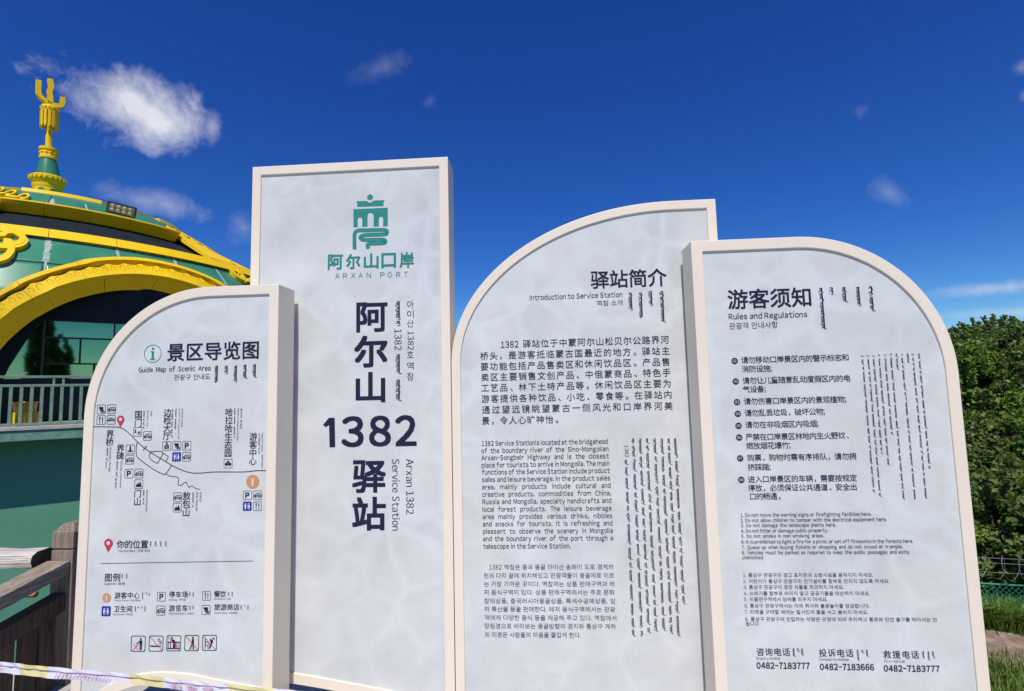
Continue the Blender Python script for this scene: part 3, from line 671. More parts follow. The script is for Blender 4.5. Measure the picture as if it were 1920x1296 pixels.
for i, x in enumerate((550,587,624,660)): a, b = c6(x, 212), c6(x, 248); pr.mongol(a[0], a[1], b[1], 3.8, 60+i, [1.], mi=GREY)
pr.strip([c6(187,373), c6(1290,355)], .8)
pr.build('position_lettering', SL, PM)
pr = Print(YL)
seg(pr, c6, '图例', (212,505), (332,501), 14.5, .004); seg(pr, c6, 'Legend | 범례', (212,531), (360,527), 5, mi=GREY, grid=False)
for s, a, b, e, ea, eb in (('游客中心',(285,629),(465,624),'Tourist Center | 관광객센터',(285,649),(475,646)),('停车场',(680,621),(815,618),'Parking | 주차장',(680,644),(803,642)),('餐饮',(1007,617),(1095,615),'Restaurant | 식당',(1007,637),(1130,635)),
        ('卫生间',(280,726),(413,723),'Restrooms | 화장실',(277,749),(418,747)),('游览车',(678,721),(815,717),'Sightseeing Bus | 관광차',(678,743),(863,741)),('旅游商店',(1007,713),(1187,709),'Tourist Shop | 관광매점',(1005,739),(1173,737))):
    line(SL, YL, 'legend_name', c6, s, a, b, 11.3, .004); line(SL, YL, 'legend_translation', c6, e, ea, eb, 3.7, mi=GREY, grid=False)
for i, (x, y0, y1) in enumerate(((345,448,480),(378,448,480),(493,582,632),(517,582,592),(540,585,605),(833,578,605),(858,578,612),(1115,578,605),(1140,576,612),(440,683,720),(463,683,695),(487,683,695),(510,683,720),(835,678,710),(858,678,705),(1205,672,705),(1230,672,682),(1254,672,705))):
    a, b = c6(x, y0), c6(x, y1); pr.mongol(a[0], a[1], b[1], 3.2, 80+i, [1.], mi=GREY)
pr.build('legend_lettering', SL, PM)
for kd, x, y, s in (('info',231,622,16),('parking',627,613,16),('food',953,607,16),('restroom',227,718,17),('bus',623,713,16.5),('shop',950,709,16.5)): pictogram(SL, YL, kd, *c6(x, y), s)
for kd, x, y in (('litter',459,953),('smoke',588,952),('climb',716,950),('walk',846,948),('kick',975,947)): pictogram(SL, YL, kd, *c6(x, y), 27.2)

# ---- tall sign
c1 = lambda x, y: (460+x/4.629, 280+y/4.629)
c2 = lambda x, y: (560+x/4.63, 540+y/4.63)
c3 = lambda x, y: (540+x/2.512, 780+y/2.512)
pr = Print(YT); q = c1(1082,416); pr.circle(q[0], q[1], 5.4, 0, TEAL)
# roof with a round notch under the ball
pr.poly([c1(963,452), c1(1055,447), c1(1064,458), c1(1082,462), c1(1200,490), c1(970,498)], TEAL) if False else None
nt_ = [c1(1050+0, 447)]+[c1(1082-32*math.cos(R(a)), 432+28*math.sin(R(a))) for a in (35, 60, 90)]
pr.poly([c1(963,452), c1(1052,448), c1(1058,453), c1(1068,460), c1(1082,463), c1(1082,495), c1(970,499), c1(972,478)], TEAL)
pr.poly([c1(1082,463), c1(1097,459), c1(1107,451), c1(1113,445), c1(1208,441), c1(1199,466), c1(1201,491), c1(1082,495)], TEAL)
# three bay gate
def gate_col(x0, x1, y0, y1): pr.poly([c1(x0, y0), c1(x1, y0-(x1-x0)*.045), c1(x1, y1-(x1-x0)*.03), c1(x0, y1)], TEAL)
gate_col(938,975,520,676); gate_col(1015,1060,517,672); gate_col(1113,1158,512,670); gate_col(1196,1236,509,668)
def spandrel(x0, x1, ytop, yspring, r):
    n = 10; c_ = (x0+x1)/2; top = []; low = []
    for i in range(n+1):
        a = math.pi*i/n; x = c_-(x1-x0)/2*math.cos(a); low.append(c1(x, yspring-r*math.sin(a))); top.append(c1(x, ytop-(x-x0)*.045))
    vs = [pr.P(*p_) for p_ in top+low]; pr.put(vs, [(n+1+i, n+2+i, i+1, i) for i in range(n)], TEAL)
spandrel(975, 1015, 518.5, 612, 22); spandrel(1060, 1113, 515, 578, 27); spandrel(1158, 1196, 510, 606, 22)
# river ribbon
def ribbon(pts, w): pr.strip([c1(*p_) for p_ in catmull(pts, 6)], w/4.629, TEAL)
ribbon([(948,868),(947,800),(948,745),(957,718),(985,704),(1060,703),(1140,700),(1205,700),(1228,712),(1226,730),(1200,738),(1100,742),(1030,746),(1002,758),(1002,775),(1030,786),(1120,785),(1190,784),(1213,793),(1213,808),(1190,815),(1100,818),(1070,822),(1060,838),(1070,862)], 33)
pr.build('port_emblem', ST, PM)
pr = Print(YT)
for s, x0, y0, x1, y1 in (('阿',716,912,848,1045),('尔',874,908,998,1040),('山',1028,903,1157,1035),('口',1180,900,1308,1030),('岸',1338,893,1463,1030)):
    a, b = c1(x0, y0), c1(x1, y1); pr.boxed(s, a[0], a[1], b[0], b[1], .024, TEAL)
for ch, x in zip('ARXAN PORT', (780,847,917,982,1052,0,1170,1235,1308,1375)):
    if ch != ' ': a = c1(x, 1122-(x-780)*.024); b = c1(x+38, 1122-(x-780)*.024); pr.hline(ch, a, b, 9.6, 0, TEAL)
pr.build('port_name_lettering', ST, PM)
pr = Print(YT)
for s, x0, y0, x1, y1, cv in (('阿',500,122,772,383,c2),('尔',480,412,772,690,c2),('山',495,730,752,995,c2),('驿',302,208,462,362,c3),('站',302,381,461,540,c3)):
    pr = Print(YT); a, b = cv(x0, y0), cv(x1, y1); pr.boxed(s, a[0], a[1], b[0], b[1], .024); pr.build('large_character', ST, PM)
pr = Print(YT)
for ch, x0, x1 in (('1',606,628),('3',640,682),('8',692,733),('2',741,781)):
    if ch == '1':
        pr.poly([(616.5,783.5),(627.5,783.5),(628.5,838.5),(618,839)]); pr.poly([(616.6,783.5),(617.2,797),(611,801),(605.5,797)]); continue
    pr.boxed(ch, x0, 781-(x0-606)*.02 if ch != '1' else 782, x1, 839.5-(x0-606)*.022, .019)
pr.build('large_number', ST, PM)
pr = Print(YT)
a = c3(572,203); b = c3(572,463); pr.rot('Arxan 1382', a[0]+.5, a[1], b[1], 14.2); pr.build('english_name_line', ST, PM); pr = Print(YT)
a = c3(508,203); b = c3(508,540); pr.rot('Service Station', a[0], a[1], b[1], 14.6); pr.build('english_name_line', ST, PM); pr = Print(YT)
for ch, y0, y1 in (('아',110,178),('이',195,258),('산',278,340),('호',547,608),('역',643,712),('참',735,802)):
    a, b = c2(940, y0), c2(998, y1); pr.boxed(ch, a[0], a[1], b[0], b[1], 0, GREY)
a, b = c2(972, 376), c2(972, 538); pr.rot('1382', a[0], a[1], b[1], 11.5, 0, INK); pr.build('korean_name_column', ST, PM); pr = Print(YT)
a, b = c2(862, 358), c2(862, 540); pr.rot('1382', a[0], a[1], b[1], 13.5, 0, INK)
for i, (y0, y1) in enumerate(((115,272),(285,316),(575,745),(795,982))): a, b = c2(866, y0), c2(866, y1); pr.mongol(a[0], a[1], b[1], 10, 120+i, [1.])
pr.build('mongolian_name_column', ST, PM)

# ---- introduction sign
c4 = lambda x, y: (860+x/3.811, 480+y/3.811)
c7 = lambda x, y: (860+x/4.174, 800+y/4.174)
c8 = lambda x, y: (860+x/4, 1030+y/4)
pr = Print(YT); seg(pr, c4, '驿站简介', (943,231), (1474,217), 31, .014); pr.build('title_lettering', SI, PM)
pr = Print(YT); seg(pr, c4, 'Introduction to Service Station', (508,315), (1170,294), 9.4, .004); seg(pr, c4, '역참 소개', (988,359), (1172,354), 10.3, mi=GREY, grid=False)
for i, (x, a, b) in enumerate(((1228,262,388),(1300,262,448),(1372,250,355),(1452,250,482))): q = c4(x, a); e = c4(x, b); pr.mongol(q[0], q[1], e[1], 8.6, 150+i, [1.])
pr.build('subtitle_lettering', SI, PM)
pr = Print(YT)
for s, a, b in (('1382驿站位于中蒙阿尔山松贝尔公路界河',(295,658),(1500,630)),('桥头，是游客抵临蒙古国最近的地方。驿站主',(150,742),(1508,708)),('要功能包括产品售卖区和休闲饮品区。产品售',(152,820),(1510,785)),
        ('卖区主要销售文创产品、中俄蒙商品、特色手',(155,895),(1514,862)),('工艺品、林下土特产品等。休闲饮品区主要为',(155,972),(1518,940)),('游客提供各种饮品、小吃、零食等。在驿站内',(158,1050),(1524,1020)),
        ('通过望远镜眺望蒙古一侧风光和口岸界河美',(160,1128),(1530,1100)),('景，令人心旷神怡。',(162,1207),(740,1195))):
    line(SI, YT, 'chinese_text_line', c4, s, a, b, 14.2, .004, grid=True)
pr = Print(YT)
EN = ['1382 Service Stationis located at the bridgehead','of the boundary river of the Sino-Mongolian','Arxan-Songbeir Highway and is the closest','place for tourists to arrive in Mongolia. The main','functions of the Service Station include product',
 'sales and leisure beverage. In the product sales','area, mainly products include cultural and','creative products, commodities from China,','Russia and Mongolia, specialty handicrafts and','local forest products. The leisure beverage',
 'area mainly provides various drinks, nibbles','and snacks for tourists. It is refreshing and','pleasant to observe the scenery in Mongolia','and the boundary river of the port through a','telescope in the Service Station.']
EP = [(180,150,1168,135),(178,207,1173,192),(178,263,1177,248),(180,320,1180,306),(182,376,1184,362),(182,433,1186,420),(183,492,1190,478),(185,549,1193,538),(187,607,1195,597),(187,667,1198,656),(188,725,1202,714),(190,783,1204,772),(190,840,1207,830),(190,898,1209,888),(192,958,877,950)]
for s, (x0, y0, x1, y1) in zip(EN, EP): line(SI, YT, 'english_text_line', c7, s, (x0, y0), (x1, y1), 8.9, .005)
pr = Print(YT)
KO = ['1382 역참은 중국 몽골 아이산 송패이 도로 경계하','천의 다리 끝에 위치해있고 관광객들이 몽골에로 이르','는 가장 가까운 곳이다. 역참에는 상품 판매구역과 레','저 음식구역이 있다. 상품 판매구역에서는 주로 문화','창의상품, 중국러시아몽골상품, 특색수공예상품, 임',
 '하 특산물 등을 판매한다. 레저 음식구역에서는 관광','객에게 다양한 음식 등을 제공해 주고 있다. 역참에서','망원경으로 바라보는 몽골방향의 경치와 통상구 계하','의 미경은 사람들의 마음을 즐겁게 한다.']
KP = [(230,158,1163,150),(188,222,1167,214),(190,285,1168,277),(190,348,1170,340),(192,413,1173,405),(193,475,1175,467),(195,540,1183,530),(196,603,1180,593),(197,667,915,660)]
for s, (x0, y0, x1, y1) in zip(KO, KP): line(SI, YT, 'korean_text_line', c8, s, (x0, y0), (x1, y1), 9.8, mi=GREY, grid=False)
pr = Print(YT)
tops = (1172.5,1186,1199,1212,1226.5,1240,1252.5,1265)
for i, x in enumerate(tops):
    y0 = 862 if i == 0 else 822; y1 = 1132 if i == 7 else 1192
    X = x+1.6; pr = Print(YT); pr.mongol(X, y0, y1, 6.9, 200+i); pr.build('mongolian_text_column', SI, PM)
pr = Print(YT)
pr.rot('1382', 1174.5, 835, 857, 7.2)
pr.build('column_number', SI, PM)

# ---- rules sign
c9 = lambda x, y: (1260+x/3.2, 360+y/3.2)
d1 = lambda x, y: (1320+x/4.181, 650+y/4.181)
d2 = lambda x, y: (1600+x/4.18, 640+y/4.18)
d3 = lambda x, y: (1370+x/4.571, 950+y/4.571)
d4 = lambda x, y: (1360+x/4.364, 1180+y/4.364)
pr = Print(YL); seg(pr, c9, '游客须知', (335,704), (832,686), 34, .014); pr.build('title_lettering', SR, PM)
pr = Print(YL); seg(pr, c9, 'Rules and Regulations', (341,765), (813,750), 10.4, .004); seg(pr, c9, '관광객 안내사항', (345,824), (636,817), 12, mi=GREY, grid=False)
for i, (x, a, b) in enumerate(((886,575,835),(955,572,612),(1030,570,660),(1112,568,685),(1190,565,622),(1195,630,715))): q = c9(x, a); e = c9(x, b); pr.mongol(q[0]+(e[1]-q[1])*.03, q[1], e[1], 9, 230+i, [1.])
pr.build('subtitle_lettering', SR, PM)
pr = Print(YL)
for s, a, b in (('请勿移动口岸景区内的警示标志和',(293,132),(1132,112)),('消防设施;',(298,202),(535,198)),('请勿让儿童随意乱动度假区内的电',(303,293),(1144,275)),('气设备;',(305,362),(487,358)),('请勿伤害口岸景区内的景观植物;',(313,455),(1117,440)),
        ('请勿乱丢垃圾，破坏公物;',(320,547),(950,535)),('请勿在非吸烟区内吸烟;',(325,640),(900,630)),('严禁在口岸景区林地内生火野炊、',(328,735),(1160,722)),('燃放烟花爆竹;',(332,805),(680,798)),('购票、购物时需有序排队，请勿拥',(340,897),(1190,887)),
        ('挤踩踏;',(345,972),(525,970)),('进入口岸景区的车辆，需要按规定',(345,1065),(1195,1058)),('停放，必须保证公共通道、安全出',(347,1135),(1197,1127)),('口的畅通。',(357,1203),(622,1198))):
    line(SR, YL, 'chinese_rule_line', d1, s, a, b, 12.2, .004, grid=True)
for i, (x, y) in enumerate(((241,113),(249,273),(259,435),(265,527),(271,621),(276,713),(284,876),(293,1045))):
    pr = Print(YL); q = d1(x, y); pr.circle(q[0], q[1], 6.1, 0, INK)
    t_ = Print(YL-.0006); t_.boxed('0%d' % (i+1), q[0]-3.7, q[1]-2.9, q[0]+3.7, q[1]+2.9, .01, WHT)
    off = len(pr.mb.v); pr.mb.v += t_.mb.v; pr.mb.f += [tuple(a+off for a in f) for f in t_.mb.f]; pr.mb.m += t_.mb.m
    pr.build('number_badge', SR, PM, 'dark round badge numbered 0%d' % (i+1))
pr = Print(YL)
for i, (x, y0, y1, dg) in enumerate(((70,108,1200,'1'),(115,105,1215,'2'),(157,105,880,'3'),(200,100,970,'4'),(248,100,730,'5'),(293,95,1240,'6'),(340,95,225,''),(380,95,1240,'7'),(428,95,170,''),(465,95,1240,'8'),(515,95,995,''))):
    q = d2(x, y0); e = d2(x, y1)
    # columns are upright on the sign, which leans slightly in the picture
    pr = Print(YL)
    if dg: pr.rot(dg, q[0], q[1], q[1]+4.2, 4.4, mi=GREY)
    pr.mongol(q[0]+(1 if dg else 0), q[1]+(8 if dg else 0), e[1], 4.9, 260+i, mi=GREY)
    pr.build('mongolian_rule_column', SR, PM)
pr = Print(YL)
for s, a, b in (('1. Do not move the warning signs or firefighting facilities here.',(85,85),(1207,82)),('2. Do not allow children to tamper with the electrical equipment here.',(85,130),(1338,128)),('3. Do not damage the landscape plants here.',(88,175),(902,173)),
        ('4. Do not litter or damage public property.',(90,222),(835,221)),('5. Do not smoke in non-smoking areas.',(92,267),(800,265)),('6. It is prohibited to light a fire for a picnic or set off fireworks in the forests here.',(93,313),(1565,315)),
        ('7. Queue up when buying tickets or shopping and do not crowd or trample.',(97,360),(1475,362)),('8. Vehicles must be parked as required to keep the public passages and exits',(98,405),(1532,409)),('unblocked.',(100,450),(285,452))):
    line(SR, YL, 'english_rule_line', d3, s, a, b, 6.6, .002)
pr = Print(YL)
for s, a, b in (('1. 통상구 관광구의 경고 표지판과 소방시설을 움직이지 마세요.',(107,603),(1222,607)),('2. 어린이가 통상구 관광구의 전기설비를 함부로 만지지 않도록 하세요.',(108,655),(1363,661)),('3. 통상구 관광구의 경관 식물을 파괴하지 마세요.',(112,708),(970,710)),
        ('4. 쓰레기를 함부로 버리지 말고 공공기물을 파손하지 마세요.',(114,760),(1195,766)),('5. 비흡연구역에서 담배를 피우지 마세요.',(117,812),(830,814)),('6. 통상구 관광구에서는 야외 취사와 불꽃놀이를 엄금합니다.',(120,866),(1190,873)),
        ('7. 티켓을 구매할 때에는 질서있게 줄을 서고 붐비지 마세요.',(122,920),(1180,926)),('8. 통상구 관광구에 진입하는 차량은 규정에 따라 주차하고 통로와 안전 출구를 막아서는 안',(125,975),(1772,996)),('됩니다',(132,1023),(242,1025))):
    line(SR, YL, 'korean_rule_line', d3, s, a, b, 7.8, mi=GREY, grid=False)
pr = Print(YL)
for s, a, b, e, ea, eb, t_, ta, tb in (('咨询电话',(253,216),(527,219),'Enquiry Hotline',(257,248),(450,250),'0482-7183777',(257,320),(693,325)),
        ('投诉电话',(764,223),(1047,229),'Complaints Hotline',(768,255),(1012,260),'0482-7183666',(775,330),(1218,337)),('救援电话',(1290,236),(1585,243),'First Aid Call',(1302,270),(1468,275),'0482-7183777',(1298,341),(1757,352))):
    line(SR, YL, 'hotline_name', d4, s, a, b, 14, .004); line(SR, YL, 'hotline_caption', d4, e, ea, eb, 4.6, mi=GREY); line(SR, YL, 'hotline_number', d4, t_, ta, tb, 11.3, .022)
for i, (x, y0, y1) in enumerate(((560,156,222),(596,156,180),(630,158,212),(1085,165,258),(1122,168,192),(1160,167,222),(1620,180,235),(1663,182,256),(1700,180,238))): a, b = d4(x, y0), d4(x, y1); pr.mongol(a[0], a[1], b[1], 5, 300+i, [1.], mi=GREY)
pr.build('hotline_script', SR, PM)

# ------------------------------------------------------------------ barrier tape
def PY(x, y, Y): r = ray(x, y); t = Y/r.y; return Vector((r.x*t, Y, r.z*t+EYE))
def PX(x, y, X): r = ray(x, y); t = X/r.x; return Vector((X, r.y*t, r.z*t+EYE))
top_ = [(-160,1224,2.25),(-70,1233,2.27),(0,1240.5,2.28),(38,1245,2.29),(90,1250,2.30),(160,1256.5,2.32),(243,1263.3,2.34),(306,1270,2.35),(370,1277,2.37),(428,1282.6,2.38),(513,1291,2.40),(560,1295.3,2.41),(640,1303,2.43),(760,1313,2.46)]
A = []
for x, y, Y in top_:
    a = PY(x, y, Y); h = .0455+.003*math.sin(x*.02)
    A.append([a+Vector((0, 0, 0)), a+Vector((0, -.003, -h*.30)), a+Vector((0, .005, -h*.40)), a+Vector((0, -.001+.002*math.sin(x*.05), -h))])
cols = [0, 0, 0, 1, 0, 0, 1, 0, 0, 1, 0, 0, 0]
tape = E('barrier_tape', A[2][0], 'white and yellow plastic barrier tape with mirrored lettering strung low across the left signs', 'tape')
mb = MB()
for i in range(len(A)-1):
    for sub in range(4):
        f0, f1 = sub/4, (sub+1)/4; vs = []
        for f in (f0, f1):
            for k in range(4): vs.append(A[i][k].lerp(A[i+1][k], f)+Vector((0, .0022*math.sin((i+f)*9+k*1.7)+.001*math.sin((i+f)*23+k), .0010*math.sin((i+f)*5+k))))
        mb.add(vs, [(k, k+4, k+5, k+1) for k in range(3)], cols[i])
o = mb.build('tape_band', [M['tapew'], M['tapey']], tape)
sm = o.modifiers.new('thickness', 'SOLIDIFY'); sm.thickness = .0006; sm.offset = 1
def tape_text(s, x0, x1, rotchars=False, seed=0):
    # printed on the far side, so it reads mirrored
    v, f = (glyph(s, .0) if s else (None, None))
    def at(fx, fz):
        x = x0+(x1-x0)*fx
        for i in range(len(top_)-1):
            if top_[i][0] <= x <= top_[i+1][0]:
                t = (x-top_[i][0])/(top_[i+1][0]-top_[i][0]); a = A[i][0].lerp(A[i+1][0], t); b = A[i][3].lerp(A[i+1][3], t)
                p_ = b.lerp(a, fz); p_.y -= .0085; return p_
        return A[-1][0]
    mb = MB()
    if s:
        b0 = bb(v); mb.add([at(1-(q[0]-b0[0])/(b0[2]-b0[0]), .06+.7*(q[1]-b0[1])/(b0[3]-b0[1])) for q in v], [tuple(reversed(q)) for q in f])
    else:
        rnd = random.Random(seed); n = 15
        for i in range(n):
            a = (i+.15)/n; k = rnd.random(); w = .013
            def stk(p0, p1):
                mb.add([at(p0[0]-w/2, p0[1]), at(p0[0]+w/2, p0[1]), at(p1[0]+w/2, p1[1]), at(p1[0]-w/2, p1[1])], [(0,1,2,3)])
            stk((a+.02, .68), (a-.005, .1))
            if k < .4: mb.add([at(a-.03, .10), at(a+.0, .10), at(a+.0, .18), at(a-.03, .18)], [(0,1,2,3)])
            if k > .35: mb.add([at(a-.005, .62), at(a+.05, .62), at(a+.05, .70), at(a-.005, .70)], [(0,1,2,3)])
            if k > .8: stk((a+.045, .68), (a+.03, .4))
    mb.build('tape_lettering', M['taper'], tape)
tape_text('', 108, 212, seed=4); tape_text('警 戒 线', 322, 402); tape_text('', -40, 8, seed=9); tape_text('', 520, 600, seed=5)

# ------------------------------------------------------------------ wooden fence on the left
WF = E('wooden_post', (-2.915, 3.065, 0), 'weathered square wooden corner post with a chamfered top beside the map sign', 'post')
mb = MB(); x0, x1, y0, y1 = -2.985, -2.848, 3.0, 3.137
mb.box(x0, x1, y0, y1, 0, .768); mb.box(x0+.006, x1-.006, y0+.006, y1-.006, .768, .778)
mb.build('shaft', M['wood'], WF, bevel=.006)
mb = MB(); mb.box(x0, x1, y0, y1, .778, .872)
mb.add([(x0, y0, .872), (x1, y0, .872), (x1, y1, .872), (x0, y1, .872), (x0+.035, y0+.035, .918), (x1-.035, y0+.035, .922), (x1-.035, y1-.035, .92), (x0+.035, y1-.035, .917)], [(0,1,5,4),(1,2,6,5),(2,3,7,6),(3,0,4,7),(4,5,6,7)])
mb.build('chamfered_cap', M['wood'], WF, bevel=.004)
# side fence running toward the camera
SF = E('wooden_fence', (-2.87, 2.2, 0), 'dark wooden fence of upright boards under two rails, at the left edge', 'fence')
zr = lambda y: .712-.15*(3.0-y)
mb = MB(); yy0, yy1 = 1.1, 2.995
mb.add([(-3.0, yy0, zr(yy0)), (-2.858, yy0, zr(yy0)), (-2.858, yy1, zr(yy1)), (-3.0, yy1, zr(yy1)), (-3.0, yy0, zr(yy0)-.075), (-2.858, yy0, zr(yy0)-.075), (-2.858, yy1, zr(yy1)-.075), (-3.0, yy1, zr(yy1)-.075)], [(0,1,2,3),(4,7,6,5),(0,4,5,1),(1,5,6,2),(2,6,7,3),(3,7,4,0)])
mb.build('top_rail', [M['woodrail']], SF, bevel=.005)
mb = MB(); d = -.185
mb.add([(-2.96, yy0, zr(yy0)+d), (-2.872, yy0, zr(yy0)+d), (-2.872, yy1, zr(yy1)+d), (-2.96, yy1, zr(yy1)+d), (-2.96, yy0, zr(yy0)+d-.10), (-2.872, yy0, zr(yy0)+d-.10), (-2.872, yy1, zr(yy1)+d-.10), (-2.96, yy1, zr(yy1)+d-.10)], [(0,1,2,3),(4,7,6,5),(0,4,5,1),(1,5,6,2),(2,6,7,3),(3,7,4,0)])
mb.build('lower_rail', M['woody'], SF, bevel=.004)
rnd = random.Random(3); y = 2.975
for wdt, gap in ((.10,.018),(.085,.035),(.11,.032),(.10,.02),(.12,.03),(.09,.028),(.11,.02),(.10,.03),(.12,.02),(.1,.03),(.1,.02),(.1,.03),(.12,.03)):
    t = rnd.uniform(-.012, .012); z1 = zr(y)+d-.02
    mb = MB().add([(-2.935, y-wdt, -.02), (-2.90, y-wdt, -.02), (-2.90, y, -.02), (-2.935, y, -.02), (-2.935, y-wdt+t, z1), (-2.90, y-wdt+t, z1), (-2.90, y+t, z1), (-2.935, y+t, z1)], [(0,3,2,1),(4,5,6,7),(0,1,5,4),(1,2,6,5),(2,3,7,6),(3,0,4,7)])
    mb.build('fence_board', M['woody'], SF, bevel=.003); y -= wdt+gap
# fence running left along the terrace edge
LFn = E('log_fence', (-4.0, 3.02, 0), 'bleached horizontal log rail with a sawn dark end left of the corner post', 'fence')
mb = MB(); n = 10; vs = []; segs = 14
for i in range(segs+1):
    x = -5.6+(5.6-3.065)*i/segs; cz = .719+.006*math.sin(i*1.3)
    for k in range(n):
        a = 2*math.pi*k/n; ry = .082*(1 if abs(math.cos(a)) < .8 else .95); rz = .05
        vs.append((x, 3.03+ry*math.copysign(abs(math.cos(a))**.6, math.cos(a)), cz+rz*math.copysign(abs(math.sin(a))**.6, math.sin(a))+.004*math.sin(i*2.1+k*1.7)))
mb.add(vs, [(i*n+k, (i+1)*n+k, (i+1)*n+(k+1) % n, i*n+(k+1) % n) for i in range(segs) for k in range(n)]); mb.add([vs[segs*n+k] for k in range(n)], [tuple(range(n))], 1)
mb.build('log_rail', [M['log'], M['logend']], LFn, smooth=False)
mb = MB().tube([(-5.6, 3.06, .50), (-4.3, 3.06, .512), (-3.42, 3.05, .505), (-3.12, 3.05, .497)], [.03,.028,.026,.02], 9); mb.build('thin_lower_rail', M['stick'], LFn, smooth=True)
mb = MB().box(-3.02, -2.99, 3.16, 3.19, -.02, .46); mb.build('pale_upright', M['log'], LFn)
mb = MB().box(-4.7, -4.56, 2.98, 3.1, 0, .70); mb.build('far_post', M['wood'], LFn)

# ------------------------------------------------------------------ yurt-shaped building
CX, CY = -18.75, 18.75
def prof(h): return float(np.interp(h, [-6.2,2.2,2.8,3.6,4.6,5.7,6.0,6.85,7.2], [9.4,9.35,9.2,8.8,7.95,5.8,5.4,4.1,3.3]))
def S(az, h, off=0.0):
    e = .05; dr, dh = prof(h+e)-prof(h-e), 2*e; l = math.hypot(dr, dh); nr, nh = dh/l, -dr/l
    r = prof(h)+off*nr; a = R(az); return Vector((CX+r*math.cos(a), CY+r*math.sin(a), h+off*nh+EYE))
def Rr(az, r, h): a = R(az); return Vector((CX+r*math.cos(a), CY+r*math.sin(a), h+EYE))
BLD = E('domed_building', (CX, CY, GZ), 'large round green and yellow domed building with an arched glass front', 'building')
AZ0, HC = -31.5, -.55
def arch(Rc, th, off): s_ = Rc*math.sin(th); return S(AZ0+math.degrees(s_/9.1), HC+Rc*math.cos(th), off)
def in_arch(az, h, Rc=4.2): return math.hypot(R(az-AZ0)*9.1, h-HC) < Rc
# backing shell (sealant coloured) with the arch cut out
mb = MB(); n = 260; hs_ = [-6.2, -3, 0]+[.4+.1*i for i in range(66)]+[7.1]
for i in range(len(hs_)-1):
    for k in range(n):
        a0, a1 = k*360/n-180, (k+1)*360/n-180; am = (a0+a1)/2; hm = (hs_[i]+hs_[i+1])/2
        if in_arch(am, hm) or (hm < 0 and abs(R(am-AZ0)*9.1) < 4.1): continue
        if 4.6 < hm < 5.9 and -64 < am < -11: continue
        mb.add([S(a0, hs_[i]), S(a1, hs_[i]), S(a1, hs_[i+1]), S(a0, hs_[i+1])], [(0,1,2,3)])
mb.build('dome_shell', M['seal'], BLD, smooth=True)
mb = MB().lathe([(prof(7.1), 7.05+EYE), (2.0, 7.45+EYE), (.3, 7.7+EYE)], (CX, CY, 0), 60); mb.build('roof_top', M['green'], BLD, smooth=True)
def panel(a0, a1, h0, h1, m=None):
    mb = MB(); na, nh = max(4, int((a1-a0)*2.6)), max(3, int((h1-h0)/.06)); g = .12
    idx = {}; vs = []; fs = []
    def vid(i, j):
        if (i, j) not in idx:
            idx[(i, j)] = len(vs); vs.append(S(a0+g+(a1-a0-2*g)*i/na, h0+.012+(h1-h0-.024)*j/nh, .03))
        return idx[(i, j)]
    for i in range(na):
        for j in range(nh):
            az = a0+(a1-a0)*(i+.5)/na; h = h0+(h1-h0)*(j+.5)/nh
            if in_arch(az, h, 4.42): continue
            fs.append((vid(i, j), vid(i+1, j), vid(i+1, j+1), vid(i, j+1)))
    if len(fs) < 3: return
    mb.add(vs, fs); o = mb.build('dome_panel', m or M['green'], BLD, smooth=True)
    s_ = o.modifiers.new('thickness', 'SOLIDIFY'); s_.thickness = .02; s_.offset = -1
seams = [-97.5,-87.5,-77.5,-67.5,-57.5,-47.5,-37.2,-27.0,-17.3,-7.0,3.0,13,23,33,43]
for a0, a1 in zip(seams[:-1], seams[1:]):
    for h0, h1 in ((3.57,4.43),(2.4,3.57),(1.2,2.4),(0,1.2),(-1.2,0)): panel(a0, a1, h0, h1)
s2 = [-97,-87,-77,-67,-59,-50.4,-39.4,-29,-19,-8,2,12,22,32,42]
for a0, a1 in zip(s2[:-1], s2[1:]): panel(a0, a1, 6.02, 6.9)
# filler smears beside the joints
rnd = random.Random(11)
def smear(az, h0, h1, wleft, wright):
    mb = MB(); n = 26; vs = []
    for i in range(n+1):
        h = h0+(h1-h0)*i/n; vs += [S(az-wleft*rnd.uniform(.65, 1.1), h, .034), S(az+wright*rnd.uniform(.5, 1.2), h, .034)]
    mb.add(vs, [(2*i, 2*i+1, 2*i+3, 2*i+2) for i in range(n)]); mb.build('sealant_smear', M['seal'], BLD)
smear(-47.5, 3.62, 4.42, .42, .60); smear(-47.45, 3.35, 3.62, .15, .25); smear(-37.2, 3.97, 4.42, .3, .35); smear(-27, 4.0, 4.42, .25, .5); smear(-17.3, 3.6, 4.42, .3, .3); smear(-50.0, 6.03, 6.6, .3, 1.1); smear(-39.5, 6.05, 6.6, .2, .5)
mb = MB(); vs = []
for i in range(80):
    az = -49+24*i/79; vs += [S(az, 4.43, .034), S(az, 4.40-.05*rnd.random()*(1 if az > -46 else .3), .034)]
mb.add(vs, [(2*i, 2*i+1, 2*i+3, 2*i+2) for i in range(79)]); mb.build('sealant_smear', M['seal'], BLD)
